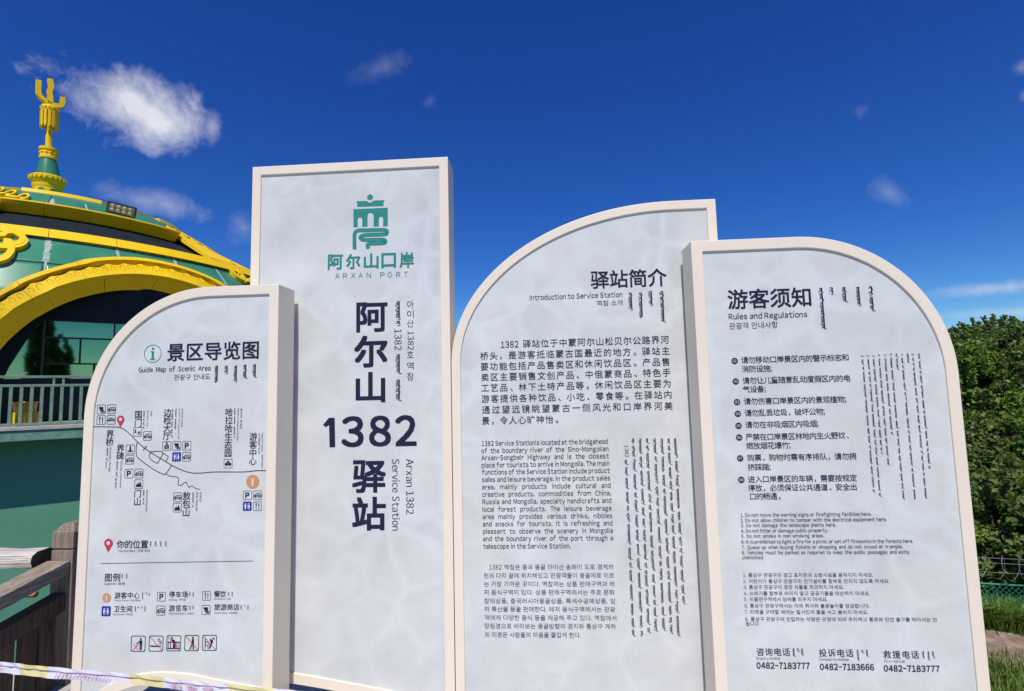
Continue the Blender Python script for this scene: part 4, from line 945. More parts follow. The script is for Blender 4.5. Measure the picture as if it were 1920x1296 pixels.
# yellow bands, split at the joints
def band(name, a0, a1, sec, step=.6, mt=None, gap=.05):
    n = max(2, int((a1-a0)/step)); m = len(sec); mb = MB(); vs = []
    for i in range(n+1):
        az = a0+gap+(a1-a0-2*gap)*i/n
        for r, h in sec: vs.append(Rr(az, r, h))
    fs = [(i*m+k, (i+1)*m+k, (i+1)*m+(k+1) % m, i*m+(k+1) % m) for i in range(n) for k in range(m)]
    fs += [tuple(range(m)), tuple(n*m+k for k in reversed(range(m)))]
    mb.add(vs, fs); o = mb.build(name, mt or M['yellow'], BLD); return o
for a0, a1 in zip(seams[:-1], seams[1:]): band('lower_yellow_band', a0, a1, [(8.26,4.425),(8.06,4.70),(7.8,4.70),(7.9,4.425)])
for a0, a1 in ((-100,-90),(-90,-80),(-80,-70),(-70,-59.5),(-59.5,-50.4),(-50.4,-39.4),(-39.4,-29),(-29,-19),(-19,-12.6)):
    band('window_soffit', a0, a1, [(5.22,6.10),(5.84,6.075),(5.85,6.03),(5.58,5.73),(5.2,5.73)], mt=M['yellow'])
# dark window strip, recessed
mb = MB(); vs = []
for i in range(90): az = -64+54*i/89; vs += [Rr(az, 7.85, 4.60), Rr(az, 5.33, 5.80)]
mb.add(vs, [(2*i, 2*i+2, 2*i+3, 2*i+1) for i in range(89)]); mb.build('upper_window', M['navy'], BLD, smooth=True)
# slanted end pieces of the strip
def slab4(pts, mt, name, th=.22, parent=BLD):
    vs = [S(a, h, .02) for a, h in pts]+[S(a, h, th) for a, h in pts]; n = len(pts)
    mb = MB().add(vs, [tuple(range(n))[::-1], tuple(range(n, 2*n))]+[(i, (i+1) % n, n+(i+1) % n, n+i) for i in range(n)]); return mb.build(name, mt, parent)
slab4([(-12.4,5.62),(-11.5,6.08),(-3,5.7),(-6.5,5.1),(-10.5,4.62),(-16.6,4.68)], M['yellow'], 'window_end_frame', .14)
slab4([(-60,5.6),(-58,4.7),(-66,4.7),(-70,5.6),(-70,6.0),(-60,6.0)], M['yellow'], 'window_end_frame', .14)
# crown of straight rim segments, alternately set forward
for i in range(12):
    a0 = -182+30*i; r0 = 3.95 if i % 2 == 0 else 3.72
    band('crown_segment', a0, a0+30, [(r0+.08, 6.84), (r0, 7.05), (r0-.5, 7.08), (r0-.5, 6.80)] if i % 2 == 0 else [(r0-.06, 6.80), (r0+.05, 7.08), (r0-.5, 7.10), (r0-.5, 6.80)], step=3, gap=0)
# arch mouldings
def arch_band(name, R0, R1, off0, off1, th0=-74, th1=74, cuts=9, scallop=0, mt=None):
    tot = th1-th0
    for c_ in range(cuts):
        ta, tb = th0+tot*c_/cuts+.06, th0+tot*(c_+1)/cuts-.06; n = 26; mb = MB(); vs = []
        for i in range(n+1):
            th = R(ta+(tb-ta)*i/n); sc2 = 0
            if scallop: ph = (math.degrees(th)*R0/57.3/.42) % 1; sc2 = scallop*(abs(2*ph-1)**2-.45)
            vs += [arch(R0+sc2, th, off0), arch(R1, th, off0), arch(R1, th, off1), arch(R0+sc2, th, off1)]
        fs = [(4*i+k, 4*i+(k+1) % 4, 4*(i+1)+(k+1) % 4, 4*(i+1)+k) for i in range(n) for k in range(4)]+[(3,2,1,0), (4*n, 4*n+1, 4*n+2, 4*n+3)]
        mb.add(vs, fs); mb.build(name, mt or M['yellow'], BLD)
arch_band('outer_arch_moulding', 4.55, 4.45, .02, .22)
arch_band('inner_arch_band', 4.37, 4.09, .02, .15, scallop=.06)
# engraved curls of the inner band
n = 0
for k in range(-13, 14):
    thc = k*.42/4.37
    for sgn in (-1, 1):
        pts = []
        for j in range(10):
            a = R(-60+32*j); rr_ = .075*(1-.05*j); s_ = sgn*(.10-rr_*math.cos(a)*1.0); Rc = 4.27+rr_*math.sin(a)
            pts.append(arch(Rc, thc+s_/4.37, .153))
        MB().tube(pts, .0032, 4).build('engraved_curl', M['groove'], BLD)
# splayed soffit under the arch
for c_ in range(8):
    ta, tb = -74+148*c_/8+.08, -74+148*(c_+1)/8-.08; mb = MB(); vs = []; nn = 20
    for i in range(nn+1):
        th = R(ta+(tb-ta)*i/nn); p0 = arch(4.10, th, .0); p1 = arch(3.80, th, -.05)
        rad = Vector((CX-p1.x, CY-p1.y, 0)).normalized(); p1 = p1+rad*.55
        vs += [p0, p1, p1+Vector((0, 0, .05)), p0+Vector((0, 0, .05))]
    fs = [(4*i+k, 4*i+(k+1) % 4, 4*(i+1)+(k+1) % 4, 4*(i+1)+k) for i in range(nn) for k in range(4)]+[(3,2,1,0), (4*nn, 4*nn+1, 4*nn+2, 4*nn+3)]
    mb.add(vs, fs); mb.build('arch_soffit', M['yellow'], BLD)
# facade plane coordinates
U = Vector((.772, .636, 0)).normalized(); NN = Vector((.636, -.772, 0)).normalized(); C3 = Vector((CX, CY, EYE))
def F(u, h, n_): return C3+U*u+NN*n_+Vector((0, 0, h))
def fbox(mb, u0, u1, h0, h1, n0, n1, mi=0): return mb.obox(F((u0+u1)/2, (h0+h1)/2, (n0+n1)/2), U*(u1-u0)/2, NN*(n1-n0)/2, Vector((0, 0, (h1-h0)/2)), mi)
NP = 8.0
mb = MB()
# dark recessed wall: above and left of the glazing
top_h = 2.235
curve = [(-.32,.62),(-.22,.95),(-.08,1.28),(.10,1.70),(.26,2.0),(.42,top_h)]
UL, UR = -2.6, 2.6
for i in range(len(curve)-1):
    (ua, ha), (ub, hb) = curve[i], curve[i+1]; mb.add([F(UL, ha, NP+.03), F(ua, ha, NP+.03), F(ub, hb, NP+.03), F(UL, hb, NP+.03), F(ua, ha, NP-.12), F(ub, hb, NP-.12)], [(0,1,2,3),(1,4,5,2)])
mb.add([F(UL, top_h, NP+.03), F(UR, top_h, NP+.03), F(UR, 3.6, NP+.03), F(UL, 3.6, NP+.03)], [(0,1,2,3)])
mb.add([F(UL, -.6, NP+.03), F(UR, -.6, NP+.03), F(UR, .62, NP+.03), F(UL, .62, NP+.03)], [(0,1,2,3)])
rc = math.hypot(UR, NP); azr = math.degrees(math.atan2((U*UR+NN*NP).y, (U*UR+NN*NP).x)); azs = [azr+5.5*i for i in range(6)]
for a, b in zip(azs[:-1], azs[1:]):
    for h0, h1 in ((-.6, .62), (top_h, 3.6)): mb.add([Rr(a, rc+.03, h0), Rr(b, rc+.03, h0), Rr(b, rc+.03, h1), Rr(a, rc+.03, h1)], [(0,1,2,3)])
mb.build('recessed_wall', M['navy'], BLD)
# glazing: panes and bars
def pane(u0, u1, h0, h1):
    jit = rnd.uniform(-.004, .004); mb = MB().add([F(u0+.02, h0+.02, NP-.05), F(u1-.02, h0+.02, NP-.05+jit), F(u1-.02, h1-.02, NP-.05+jit*.5), F(u0+.02, h1-.02, NP-.05)], [(0,1,2,3)]); mb.build('window_pane', M['glass'], BLD)
pane(-.5,.42,.62,top_h); pane(.42,1.92,1.75,top_h); pane(1.92,UR,1.75,top_h); pane(.42,1.19,1.05,1.75); pane(1.19,UR,1.05,1.75); pane(.42,1.5,.62,1.05); pane(1.5,UR,.62,1.05)
for a, b in zip(azs[:-1], azs[1:]):
    for h0, h1 in ((.64, 1.73), (1.77, top_h-.03)): MB().add([Rr(a+.15, rc-.05, h0), Rr(b-.15, rc-.05, h0), Rr(b-.15, rc-.05, h1), Rr(a+.15, rc-.05, h1)], [(0,1,2,3)]).build('window_pane', M['glass'], BLD)
    MB().bar(Rr(b, rc-.03, .62), Rr(b, rc-.03, top_h), .05, .06).build('glazing_bar', M['dark'], BLD); MB().bar(Rr(a, rc-.03, 1.75), Rr(b, rc-.03, 1.75), .06, .04).build('glazing_bar', M['dark'], BLD)
for u0, u1, h0, h1 in ((.40,.44,.62,top_h),(1.90,1.94,1.75,top_h),(1.17,1.21,1.05,1.75),(.42,UR,1.73,1.77),(.42,UR,1.03,1.07),(1.49,1.53,.62,1.05),(-.5,UR,.60,.64),(-.5,UR,top_h-.03,top_h+.01)):
    fbox(MB(), u0, u1, h0, h1, NP-.06, NP+.0).build('glazing_bar', M['dark'], BLD)
# terrace slab, coping, wall below
fbox(MB(), -9, 8, -.80, -.575, 8.05, 11.35).build('terrace_slab', M['slab'], BLD, bevel=.015)
fbox(MB(), -9, 8, -.572, -.49, 8.05, 11.38).build('terrace_coping', M['slabtop'], BLD, bevel=.01)
fbox(MB(), -9, 8, -6.4, -.803, 9.8, 10.62).build('terrace_wall', M['lowwall'], BLD)
# ------------------------------------------------------------------ railing
RL = E('metal_railing', F(0, -.49, 11.2), 'pale green metal railing along the edge of the raised terrace', 'railing')
for h0, h1, nme in ((.545,.60,'handrail'),(.355,.41,'upper_rail'),(-.475,-.42,'bottom_rail')): fbox(MB(), -9, 8, h0, h1, 11.16, 11.22).build(nme, M['rail'], RL, bevel=.004)
u = .165-.165*55; i = 0
while u < 8:
    fbox(MB(), u-.028, u+.028, -.42, .355, 11.165, 11.215).build('baluster', M['rail'], RL); u += .165
for u in [1.01+1.65*k_ for k_ in range(-6, 5)]+[1.17+1.65*k_ for k_ in range(-6, 5)]: fbox(MB(), u-.02, u+.02, .41, .545, 11.17, 11.21).build('short_upright', M['rail'], RL)
# bucket on yellow feet behind the railing
bc = F(.52, -.49, 10.85); BK = E('planter_bucket', bc, 'amber round bucket with yellow upright feet behind the terrace railing', 'bucket')
MB().lathe([(.16,.06),(.205,.5),(.225,.5),(.225,.53),(.195,.53),(.15,.08)], tuple(bc), 28).build('bucket_body', M['bucket'], BK, smooth=True)
for k in range(5):
    a = R(-150+k*60); c_ = bc+Vector((.225*math.cos(a), .225*math.sin(a), .15)); MB().obox(c_, (-.045*math.sin(a), .045*math.cos(a), 0), (.014*math.cos(a), .014*math.sin(a), 0), (0, 0, .15)).build('foot', M['legs'], BK)
# ------------------------------------------------------------------ dome ornaments
def curl(pts, w, name, off=.12, label=None):      # thick flat scroll lying on the dome: list of (az, h)
    q = catmull(pts, 6); n = len(q); vs = []; mb = MB(); kx = 9.0*math.pi/180
    for i, (a, h) in enumerate(q):
        t = Vector(((q[min(i+1, n-1)][0]-q[max(i-1, 0)][0])*kx, q[min(i+1, n-1)][1]-q[max(i-1, 0)][1])); t.normalize(); nn_ = Vector((-t.y, t.x))
        ww = w*(1 if i < n*.8 else 1+.25*math.sin((i/n-.8)/.2*math.pi))/2
        for sg in (-1, 1): vs += [S(a+nn_.x*ww*sg/kx, h+nn_.y*ww*sg, .03), S(a+nn_.x*ww*sg/kx, h+nn_.y*ww*sg, off)]
    fs = []
    for i in range(n-1):
        o_ = 4*i; fs += [(o_+1, o_+5, o_+7, o_+3), (o_, o_+4, o_+5, o_+1), (o_+3, o_+7, o_+6, o_+2)]
    fs += [(0,1,3,2), (4*(n-1), 4*(n-1)+2, 4*(n-1)+3, 4*(n-1)+1)]
    mb.add(vs, fs); o = mb.build(name, M['yellow'], BLD)
    if label: o['label'] = label
    return o
def spiral(ca, ch, r0, r1, a0, a1, n=12): kx = 9.0*math.pi/180; return [(ca+(r0+(r1-r0)*i/n)*math.cos(R(a0+(a1-a0)*i/n))/kx, ch+(r0+(r1-r0)*i/n)*math.sin(R(a0+(a1-a0)*i/n))) for i in range(n+1)]
curl([(-58.5,3.9),(-56,4.25)]+spiral(-51.95,4.13,.27,.10,160,-170,14), .13, 'scroll_ornament', .16)
curl(spiral(-53.6,3.72,.33,.24,70,-120,10)+[(-56,3.3)], .14, 'scroll_ornament', .16)
curl([(-58.5,4.2),(-55.2,4.36),(-52.5,4.38),(-50.4,4.15),(-51.2,3.92),(-53.8,3.86)], .12, 'scroll_ornament', .15)
curl([(-13.8,4.38)]+spiral(-11.6,4.26,.30,.08,150,420,14), .12, 'scroll_ornament', .16)
curl([(-11.5,4.0),(-8.5,4.12),(-6,4.35)]+spiral(-4.5,4.2,.22,.08,100,-200,12), .12, 'scroll_ornament', .16)
for ca, ch in ((-66,6.52),(-61.5,6.42),(-57.0,6.30)):
    curl([(ca-4.5, ch-.05)]+spiral(ca, ch, .24, .07, 190, -150, 12), .08, 'scroll_ornament', .14)
# flame-like ornaments on the right flank
for ca, ch, k in ((-6.5,6.35,1.0),(-3.5,6.3,1.0),(0.5,6.12,1.2),(3.8,5.92,1.2),(7,5.6,1.3),(9,5.2,1.4),(11,4.8,1.4),(2.0,5.5,1.2),(5.0,5.1,1.3),(1.0,4.9,1.2),(4.5,4.5,1.3)):
    curl([(ca-2.2*k, ch-.28*k),(ca-1.2*k, ch+.02*k)]+spiral(ca, ch, .2*k, .06*k, 170, -140, 10), .05*k, 'flame_ornament', .09)
for a0, a1, h0, h1 in ((-2,10,6.2,5.3),(9,17,5.3,4.2)):
    n_b = 5
    for i in range(n_b):
        f0, f1 = i/n_b, (i+1)/n_b; slab4([(a0+(a1-a0)*f0, h0+(h1-h0)*f0), (a0+(a1-a0)*f1, h0+(h1-h0)*f1), (a0+(a1-a0)*f1+1.0, h0+(h1-h0)*f1+.22), (a0+(a1-a0)*f0+1.0, h0+(h1-h0)*f0+.22)], M['yellow'], 'flank_trim', .10)
# ------------------------------------------------------------------ finial
FX, FY = -19.15, 18.38
FN = E('roof_finial', (FX, FY, 8.0+EYE), 'yellow trident finial on a green cone and round drum above the dome', 'finial')
RK = .65
def LA(prof_, name, mt, n=40, smooth=True): return MB().lathe([(r*(RK if name != 'collar' else .80), z+EYE) for r, z in prof_], (FX, FY, 0), n).build(name, mt, FN, smooth=smooth)
DRUM = LA([(.70,6.9),(.68,8.30),(.70,8.34),(.72,8.46),(.78,8.54),(.84,8.62),(.84,8.76),(.76,8.80),(.40,8.82)], 'drum', M['yellow'], smooth=False)
for k in range(22):
    a = 2*math.pi*k/22; MB().obox((FX+.548*math.cos(a), FY+.548*math.sin(a), 8.70+EYE), (.025*math.cos(a), .025*math.sin(a), 0), (-.038*math.sin(a), .038*math.cos(a), 0), (0, 0, .045)).build('crenel', M['yellow'], DRUM)
for k in range(8):
    a = R(-46-25+45*k+3); mb = MB(); vs = []; pts = [(-.12,7.80),(.12,7.80)]+[(.12*math.cos(R(t)), 8.12+.13*math.sin(R(t))) for t in range(0, 181, 20)]
    for off in (.44, .462): vs += [(FX+off*math.cos(a+p_[0]/.47), FY+off*math.sin(a+p_[0]/.47), p_[1]+EYE) for p_ in pts]
    n = len(pts); mb.add(vs, [tuple(range(n, 2*n))]+[(i, (i+1) % n, n+(i+1) % n, n+i) for i in range(n)]); mb.build('arched_window', M['green'], DRUM)
LA([(.60,8.75),(.59,8.82),(.36,9.58),(.34,9.62)], 'green_cone', M['green'])
COLLAR = LA([(.27,9.50),(.35,9.53),(.35,9.62),(.32,9.65),(.32,9.84),(.36,9.87),(.36,9.97),(.1,10.0)], 'collar', M['yellow'], smooth=False)
for k in range(12):
    a = 2*math.pi*k/12; c_ = Vector((FX+.255*math.cos(a), FY+.255*math.sin(a), 9.745+EYE)); MB().lathe([(.0,-.045),(.035,-.025),(.04,0),(.035,.025),(0,.045)], tuple(c_), 8).build('stud', M['yellow'], COLLAR, smooth=True)
MB().tube([(FX, FY, 9.98+EYE), (FX, FY, 10.55+EYE), (FX, FY, 10.68+EYE), (FX, FY, 11.75+EYE)], [.105,.105,.085,.085], 12).build('pole', M['yellow'], FN)
RING = LA([(.30,11.42),(.40,11.46),(.42,11.52),(.42,11.62),(.38,11.68),(.1,11.72)], 'plate_ring', M['yellow'], smooth=False)
for k in range(14):
    a = 2*math.pi*k/14+.1; c_ = Vector((FX+.255*math.cos(a), FY+.255*math.sin(a), 0)); t = Vector((-math.sin(a), math.cos(a), 0)); nrm = Vector((math.cos(a), math.sin(a), 0)); zl = [11.45, 10.86, 10.76]
    mb = MB(); vs = []
    for off in (0, .025):
        vs += [c_+t*.042+nrm*off+Vector((0,0,11.45+EYE)), c_-t*.042+nrm*off+Vector((0,0,11.45+EYE)), c_-t*.042+nrm*off+Vector((0,0,10.86+EYE)), c_+nrm*off+Vector((0,0,10.76+EYE)), c_+t*.042+nrm*off+Vector((0,0,10.86+EYE))]
    mb.add(vs, [(0,1,2,3,4), (9,8,7,6,5)]+[(i, 5+i, 5+(i+1) % 5, (i+1) % 5) for i in range(5)]); mb.build('hanging_plate', M['yellow'], FN)
for k in range(14):
    a = 2*math.pi*k/14+.1; c_ = Vector((FX+.29*math.cos(a), FY+.29*math.sin(a), 11.57+EYE)); MB().lathe([(.0,-.03),(.028,0),(0,.03)], tuple(c_), 6).build('stud', M['yellow'], RING)
# trident: flat prongs in a plane roughly across the line of sight
tu = Vector((.60, .80, 0)).normalized(); tn = Vector((tu.y, -tu.x, 0))
def prong(path, w, th, name):
    q = catmull(path, 4); vs = []; n = len(q); mb = MB()
    for i, (a, h) in enumerate(q):
        t = Vector((q[min(i+1, n-1)][0]-q[max(i-1, 0)][0], q[min(i+1, n-1)][1]-q[max(i-1, 0)][1])).normalized(); nn_ = Vector((-t.y, t.x))*w/2
        for sg in (-1, 1):
            for d_ in (-th/2, th/2): vs.append(Vector((FX, FY, EYE))+tu*(a+nn_.x*sg)+Vector((0, 0, h+nn_.y*sg))+tn*d_)
    fs = [(4*i+x, 4*i+y, 4*(i+1)+y, 4*(i+1)+x) for i in range(n-1) for x, y in ((0,1),(1,3),(3,2),(2,0))]+[(0,2,3,1), (4*(n-1), 4*(n-1)+1, 4*(n-1)+3, 4*(n-1)+2)]
    mb.add(vs, fs); mb.build(name, M['yellow'], FN)
prong([(-.35,12.60),(-.35,12.2),(-.31,12.0),(-.14,11.86),(.06,11.78),(.26,11.80),(.36,11.92),(.37,12.20)], .15, .22, 'outer_prongs')
prong([(.0,11.75),(.0,12.05),(-.03,12.3),(.02,12.5),(-.02,12.80)], .16, .22, 'middle_prong')
FN.rotation_euler = Matrix.Rotation(-.022, 3, Vector((-.7, .7, 0))).to_euler(); FN.location = FN.location+U*-.07
# ------------------------------------------------------------------ flood lamp on the dome
lc = S(-29.5, 6.25, .30); LM = E('flood_lamp', lc, 'black flood lamp with eight round lenses fixed to the side of the dome', 'lamp')
lz = (Vector((0, 0, EYE))-lc).normalized(); lx = Vector((-lz.y, lz.x, 0)).normalized(); lx = (U*.98+Vector((0, 0, -.13))).normalized(); ly = lz.cross(lx).normalized(); lz = lx.cross(ly).normalized()
if ly.z < 0: ly = -ly
if lz.dot(Vector((0,0,EYE))-lc) < 0: lz = -lz
MB().obox(lc, lx*.41, ly*.195, lz*.05).build('housing', M['lampb'], LM, bevel=.03)
FPL = MB().obox(lc+lz*.052, lx*.35, ly*.14, lz*.006).build('face_plate', M['lampface'], LM)
for i in range(4):
    for j in range(2):
        cc = lc+lz*.062+lx*(-.24+.16*i)+ly*(-.065+.13*j); n = 12
        vs = [cc+lx*.062*math.cos(2*math.pi*k/n)+ly*.062*math.sin(2*math.pi*k/n) for k in range(n)]+[cc+lz*.025+lx*.035*math.cos(2*math.pi*k/n)+ly*.035*math.sin(2*math.pi*k/n) for k in range(n)]
        MB().add(vs, [(k, (k+1) % n, n+(k+1) % n, n+k) for k in range(n)]+[tuple(range(n, 2*n))]).build('lens', M['lampg'], FPL)
MB().bar(lc-lz*.05, lc-lz*.3-ly*.1, .06, .06).build('bracket', M['lampb'], LM)

# ------------------------------------------------------------------ vegetation
def crown_mesh(name, seed, n_leaf, rx, rz, leaf, mt, clumps=60, elong=1.6, upright=0, base=.2):
    g_ = np.random.default_rng(seed)
    d = g_.normal(size=(clumps, 3)); d /= np.linalg.norm(d, axis=1)[:, None]; rad = g_.uniform(.45, 1.0, clumps)**.6
    cc = d*rad[:, None]*np.array([rx, rx, rz]); cc[:, 2] += rz*(1+base)
    cr = g_.uniform(.16, .34, clumps)*min(rx, rz)
    ci = g_.integers(0, clumps, n_leaf); o_ = g_.normal(size=(n_leaf, 3)); o_ /= np.linalg.norm(o_, axis=1)[:, None]
    o_ *= (g_.uniform(0, 1, n_leaf)**.45)[:, None]
    P_ = cc[ci]+o_*cr[ci][:, None]*np.array([1, 1, .8])
    k0 = int(n_leaf*.16); ns = 34      # loose sprigs standing out of the crown
    sd = g_.normal(size=(ns, 3)); sd[:, 2] = np.abs(sd[:, 2])+.5; sd /= np.linalg.norm(sd, axis=1)[:, None]
    si = g_.integers(0, ns, k0); tl = g_.uniform(.80, 1.28, k0)[:, None]
    P_[:k0] = sd[si]*tl*np.array([rx, rx, rz])*.92+np.array([0, 0, rz*(1+base)])+g_.normal(size=(k0, 3))*.05*min(rx, rz)*(1.6-tl)
    nm = g_.normal(size=(n_leaf, 3))*.75+o_*.5+np.array([0, 0, .7]); nm /= np.linalg.norm(nm, axis=1)[:, None]
    tt = np.cross(nm, g_.normal(size=(n_leaf, 3))); tt /= np.linalg.norm(tt, axis=1)[:, None]
    if upright: tt[:, 2] -= upright; tt /= np.linalg.norm(tt, axis=1)[:, None]
    bt = np.cross(nm, tt); bt /= np.linalg.norm(bt, axis=1)[:, None]
    s_ = leaf*g_.uniform(.45, 1.6, n_leaf)[:, None]
    V_ = np.stack([P_-tt*s_*elong/2, P_+bt*s_/2+nm*s_*.12, P_+tt*s_*elong/2, P_-bt*s_/2+nm*s_*.12], 1).reshape(-1, 3)
    me = bpy.data.meshes.new(name); me.vertices.add(len(V_)); me.vertices.foreach_set('co', V_.astype('f').ravel())
    me.loops.add(n_leaf*4); me.loops.foreach_set('vertex_index', np.arange(n_leaf*4, dtype='i')); me.polygons.add(n_leaf)
    me.polygons.foreach_set('loop_start', np.arange(0, n_leaf*4, 4, dtype='i')); me.polygons.foreach_set('loop_total', np.full(n_leaf, 4, dtype='i'))
    me.materials.append(mt); me.update(calc_edges=True); me.validate()
    return me, cc
def plant(name, label, cat, group, loc, crown, cc, trunk_h, tr, scale, rz):
    root = E(name, loc, label, cat, group=group)
    c_ = bpy.data.objects.new('crown', crown); COL.objects.link(c_); c_.parent = root
    k = TR.get(crown.name)
    if k is None:
        mb = MB(); mb.tube([(0,0,-.6), (.03,.02,trunk_h*.5), (0,.04,trunk_h)], [tr, tr*.8, tr*.5], 8)
        for i in range(9):
            q = cc[i*3 % len(cc)]; mb.tube([(0, .02, trunk_h*(.5+.05*i)), (q[0]*.5, q[1]*.5, (trunk_h*.6+q[2])/2), tuple(q)], [tr*.42, tr*.25, tr*.1], 5)
        o = mb.build('trunk', M['bark'], None); k = TR[crown.name] = o.data; o.parent = root
    else: o = bpy.data.objects.new('trunk', k); COL.objects.link(o); o.parent = root
    root.scale = (scale, scale, scale); root.rotation_euler.z = rz
TR = {}
SH = [crown_mesh('shrub_crown_a', 1, 15000, 1.45, 1.35, .082, LF[1], 46), crown_mesh('shrub_crown_b', 2, 15000, 1.5, 1.2, .068, LF[2], 46), crown_mesh('shrub_crown_c', 3, 15000, 1.35, 1.5, .085, LF[0], 50)]
TRE = [crown_mesh('tree_crown_a', 4, 26000, 2.0, 2.3, .08, LF[0], 75), crown_mesh('tree_crown_b', 5, 24000, 1.9, 2.0, .078, LF[2], 70), crown_mesh('tree_crown_c', 6, 24000, 1.8, 2.4, .085, LF[1], 70)]
rnd = random.Random(21)
GS, GT = 'shrubs on the slope behind the wire fence', 'trees along the top of the wooded slope'
kinds = [('light green broad-leaved shrub on the slope behind the wire fence', 0), ('olive small-leaved shrub on the slope behind the wire fence', 1), ('dark green shrub on the slope behind the wire fence', 2)]
ORD = ['first', 'second', 'third', 'fourth', 'fifth', 'sixth', 'seventh', 'eighth']
for row, (dy, n, x0, dx, rn_) in enumerate(((.9, 6, 10.4, 1.8, 'front row behind the wire fence'), (2.5, 6, 11.0, 2.0, 'middle row up the slope'), (4.2, 6, 11.6, 2.2, 'back row below the tree crowns'))):
    for i in range(n):
        x = x0+dx*i+rnd.uniform(-.3, .3); y = 14.4-.2*(x-11)+dy+rnd.uniform(-.3, .3); kd = ((i*2+row) % 3, (i+1) % 3, (i*2+2) % 3)[row]
        lb = '%s shrub, %s from the left in the %s' % (('light green broad-leaved', 'olive small-leaved', 'dark green')[kd], ORD[i], rn_)
        plant('shrub', lb, 'shrub', GS, (x, y, gheight(x, y)-.5), SH[kd][0], SH[kd][1], 1.2, .06, rnd.uniform(.92, 1.15), rnd.uniform(0, 6))
for i, (x, y, kd, s) in enumerate(((13.6,19.8,0,1.0),(15.5,20.2,2,.96),(17.4,20.4,0,1.04),(19.4,19.6,1,1.0),(21.5,19.6,0,1.0),(16.3,22.6,1,1.02),(18.8,22.8,0,1.04))):
    lb = '%s leafy tree, %s from left %s' % (('dark green', 'olive green', 'pale green')[kd], ORD[i if i < 5 else i-5], 'on the crest of the slope' if i < 5 else 'behind the crest, between other crowns')
    plant('tree', lb, 'tree', GT, (x, y, gheight(x, y)-1.1), TRE[kd][0], TRE[kd][1], 2.6, .13, s, rnd.uniform(0, 6))
# tall narrow trees behind the photographer, seen only as reflections in the glass
cm, cc = crown_mesh('poplar_crown', 9, 7000, .42, 4.4, .20, LF[0], 70, base=.15)
GP = C3+NN*NP
for px, dist, s, nm in ((66,50,1.27,'first'),(87,52,1.33,'second and tallest'),(119,55,1.12,'third'),(104,60,1.0,'fourth and smallest')):
    d_ = ray(px, 650); d_ = Vector((d_.x, d_.y, 0)).normalized()*dist; tq = Vector((d_.x, d_.y, EYE)); tq = tq-NN*2*(tq-GP).dot(NN)
    plant('poplar_tree', '%s narrow dark poplar behind the photographer, mirrored in the green glass' % nm, 'tree', 'poplars behind the photographer', (tq.x, tq.y, GZ-.2), cm, cc, 7, .2, s, px)
# ------------------------------------------------------------------ chain-link fence with razor wire
fd = Vector((1, -.2, 0)).normalized(); f0 = Vector((10.85, 13.78, 0))
def fp(s_, z): q = f0+fd*s_; return Vector((q.x, q.y, GZ+.03+z))
CF_ = E('chain_link_fence', fp(0, 0), 'green chain-link fence topped with coils of razor wire at the foot of the wooded slope', 'fence')
for s_ in [-4+2.4*i for i in range(9)]: MB().tube([fp(s_, -.2), fp(s_, 1.85)], .03, 8).build('fence_post', M['fence'], CF_)
MB().tube([fp(-4, 1.0), fp(15.2, 1.0)], .026, 6).build('top_bar', M['fence'], CF_)
mb = MB(); d_ = .125; s_ = -4
while s_ < 15.2:
    for sg in (1, -1):
        a = fp(s_, 0) ; b = fp(s_+sg*1.0, 1.0); mb.bar(a, b, .009, .009, up=(0, 1, 0))
    s_ += d_
o = mb.build('wire_mesh', M['fence'], CF_); o['kind'] = 'stuff'
for z in (1.28, 1.5, 1.62): MB().tube([fp(-4, z), fp(15.2, z-.01)], .006, 5).build('barbed_strand', M['wire'], CF_)
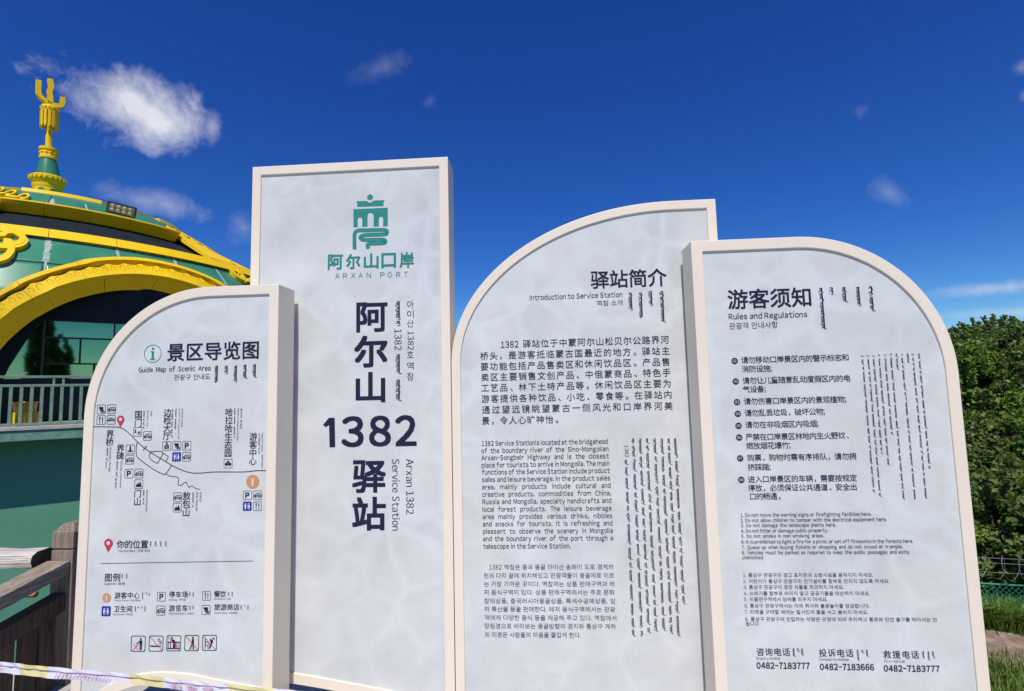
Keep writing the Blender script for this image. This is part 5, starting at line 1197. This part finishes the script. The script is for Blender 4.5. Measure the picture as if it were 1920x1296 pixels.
for c0 in range(8):
    pts = []; rn = random.Random(c0)
    for i in range(18*7+1):
        t = i/18; a = 2*math.pi*t; pts.append(fp(-4+2.4*c0+.34*t, 1.40+.29*math.sin(a+.3*math.sin(t*2.3)))+Vector((0, .2*math.cos(a), 0))+fd*.24*math.cos(a))
    MB().tube(pts, .0085, 5).build('razor_coil', M['wire'], CF_)
# ------------------------------------------------------------------ grass and weeds
def blades(name, label, seed, n, xr, yf, h, w, mt, spread=.35):
    g_ = np.random.default_rng(seed); x = g_.uniform(*xr, n); t = g_.uniform(0, 1, n); lo, hi = yf
    y = np.array([lo(a)+(hi(a)-lo(a))*b for a, b in zip(x, t)]); z = np.array([gheight(a, b) for a, b in zip(x, y)])
    hh = h*g_.uniform(.45, 1.2, n); a = g_.uniform(0, 6.283, n); ln = g_.uniform(.1, spread*2, n)*hh
    bx, by = np.cos(a), np.sin(a); px, py = -by, bx; ww = w*g_.uniform(.6, 1.3, n)/2
    B = np.stack([x, y, z], 1); mid = B+np.stack([bx*ln*.35, by*ln*.35, hh*.6], 1); tip = B+np.stack([bx*ln, by*ln, hh*(1-.15*ln/hh)], 1); W_ = np.stack([px*ww, py*ww, 0*ww], 1)
    V_ = np.stack([B-W_, B+W_, mid+W_*.8, mid-W_*.8, tip], 1).reshape(-1, 3); i0 = np.arange(n)*5
    me = bpy.data.meshes.new(name); me.from_pydata(V_.tolist(), [], [f for i in i0 for f in ((i, i+1, i+2, i+3), (i+3, i+2, i+4))]); me.materials.append(mt)
    o = bpy.data.objects.new(name, me); COL.objects.link(o); tag(o, label, 'grass', kind='stuff')
fl = lambda x: 13.78-.2*(x-10.85)
blades('grass', 'bright green long grass on the near bank beside the earth path', 1, 26000, (6, 17), (lambda x: 7.5, lambda x: fl(x)-2.25+.25*math.sin(x*3)), .34, .022, LF[3])
blades('weeds', 'tall weeds tangled along the foot of the green chain-link fence', 2, 16000, (8, 20), (lambda x: fl(x)-.5, lambda x: fl(x)+.5), .66, .045, LF[1], .6)
blades('dry_grass', 'sparse dry grass at the edge of the earth path', 3, 3500, (8, 17), (lambda x: fl(x)-2.7, lambda x: fl(x)-1.7), .3, .012, LF[2], .6)
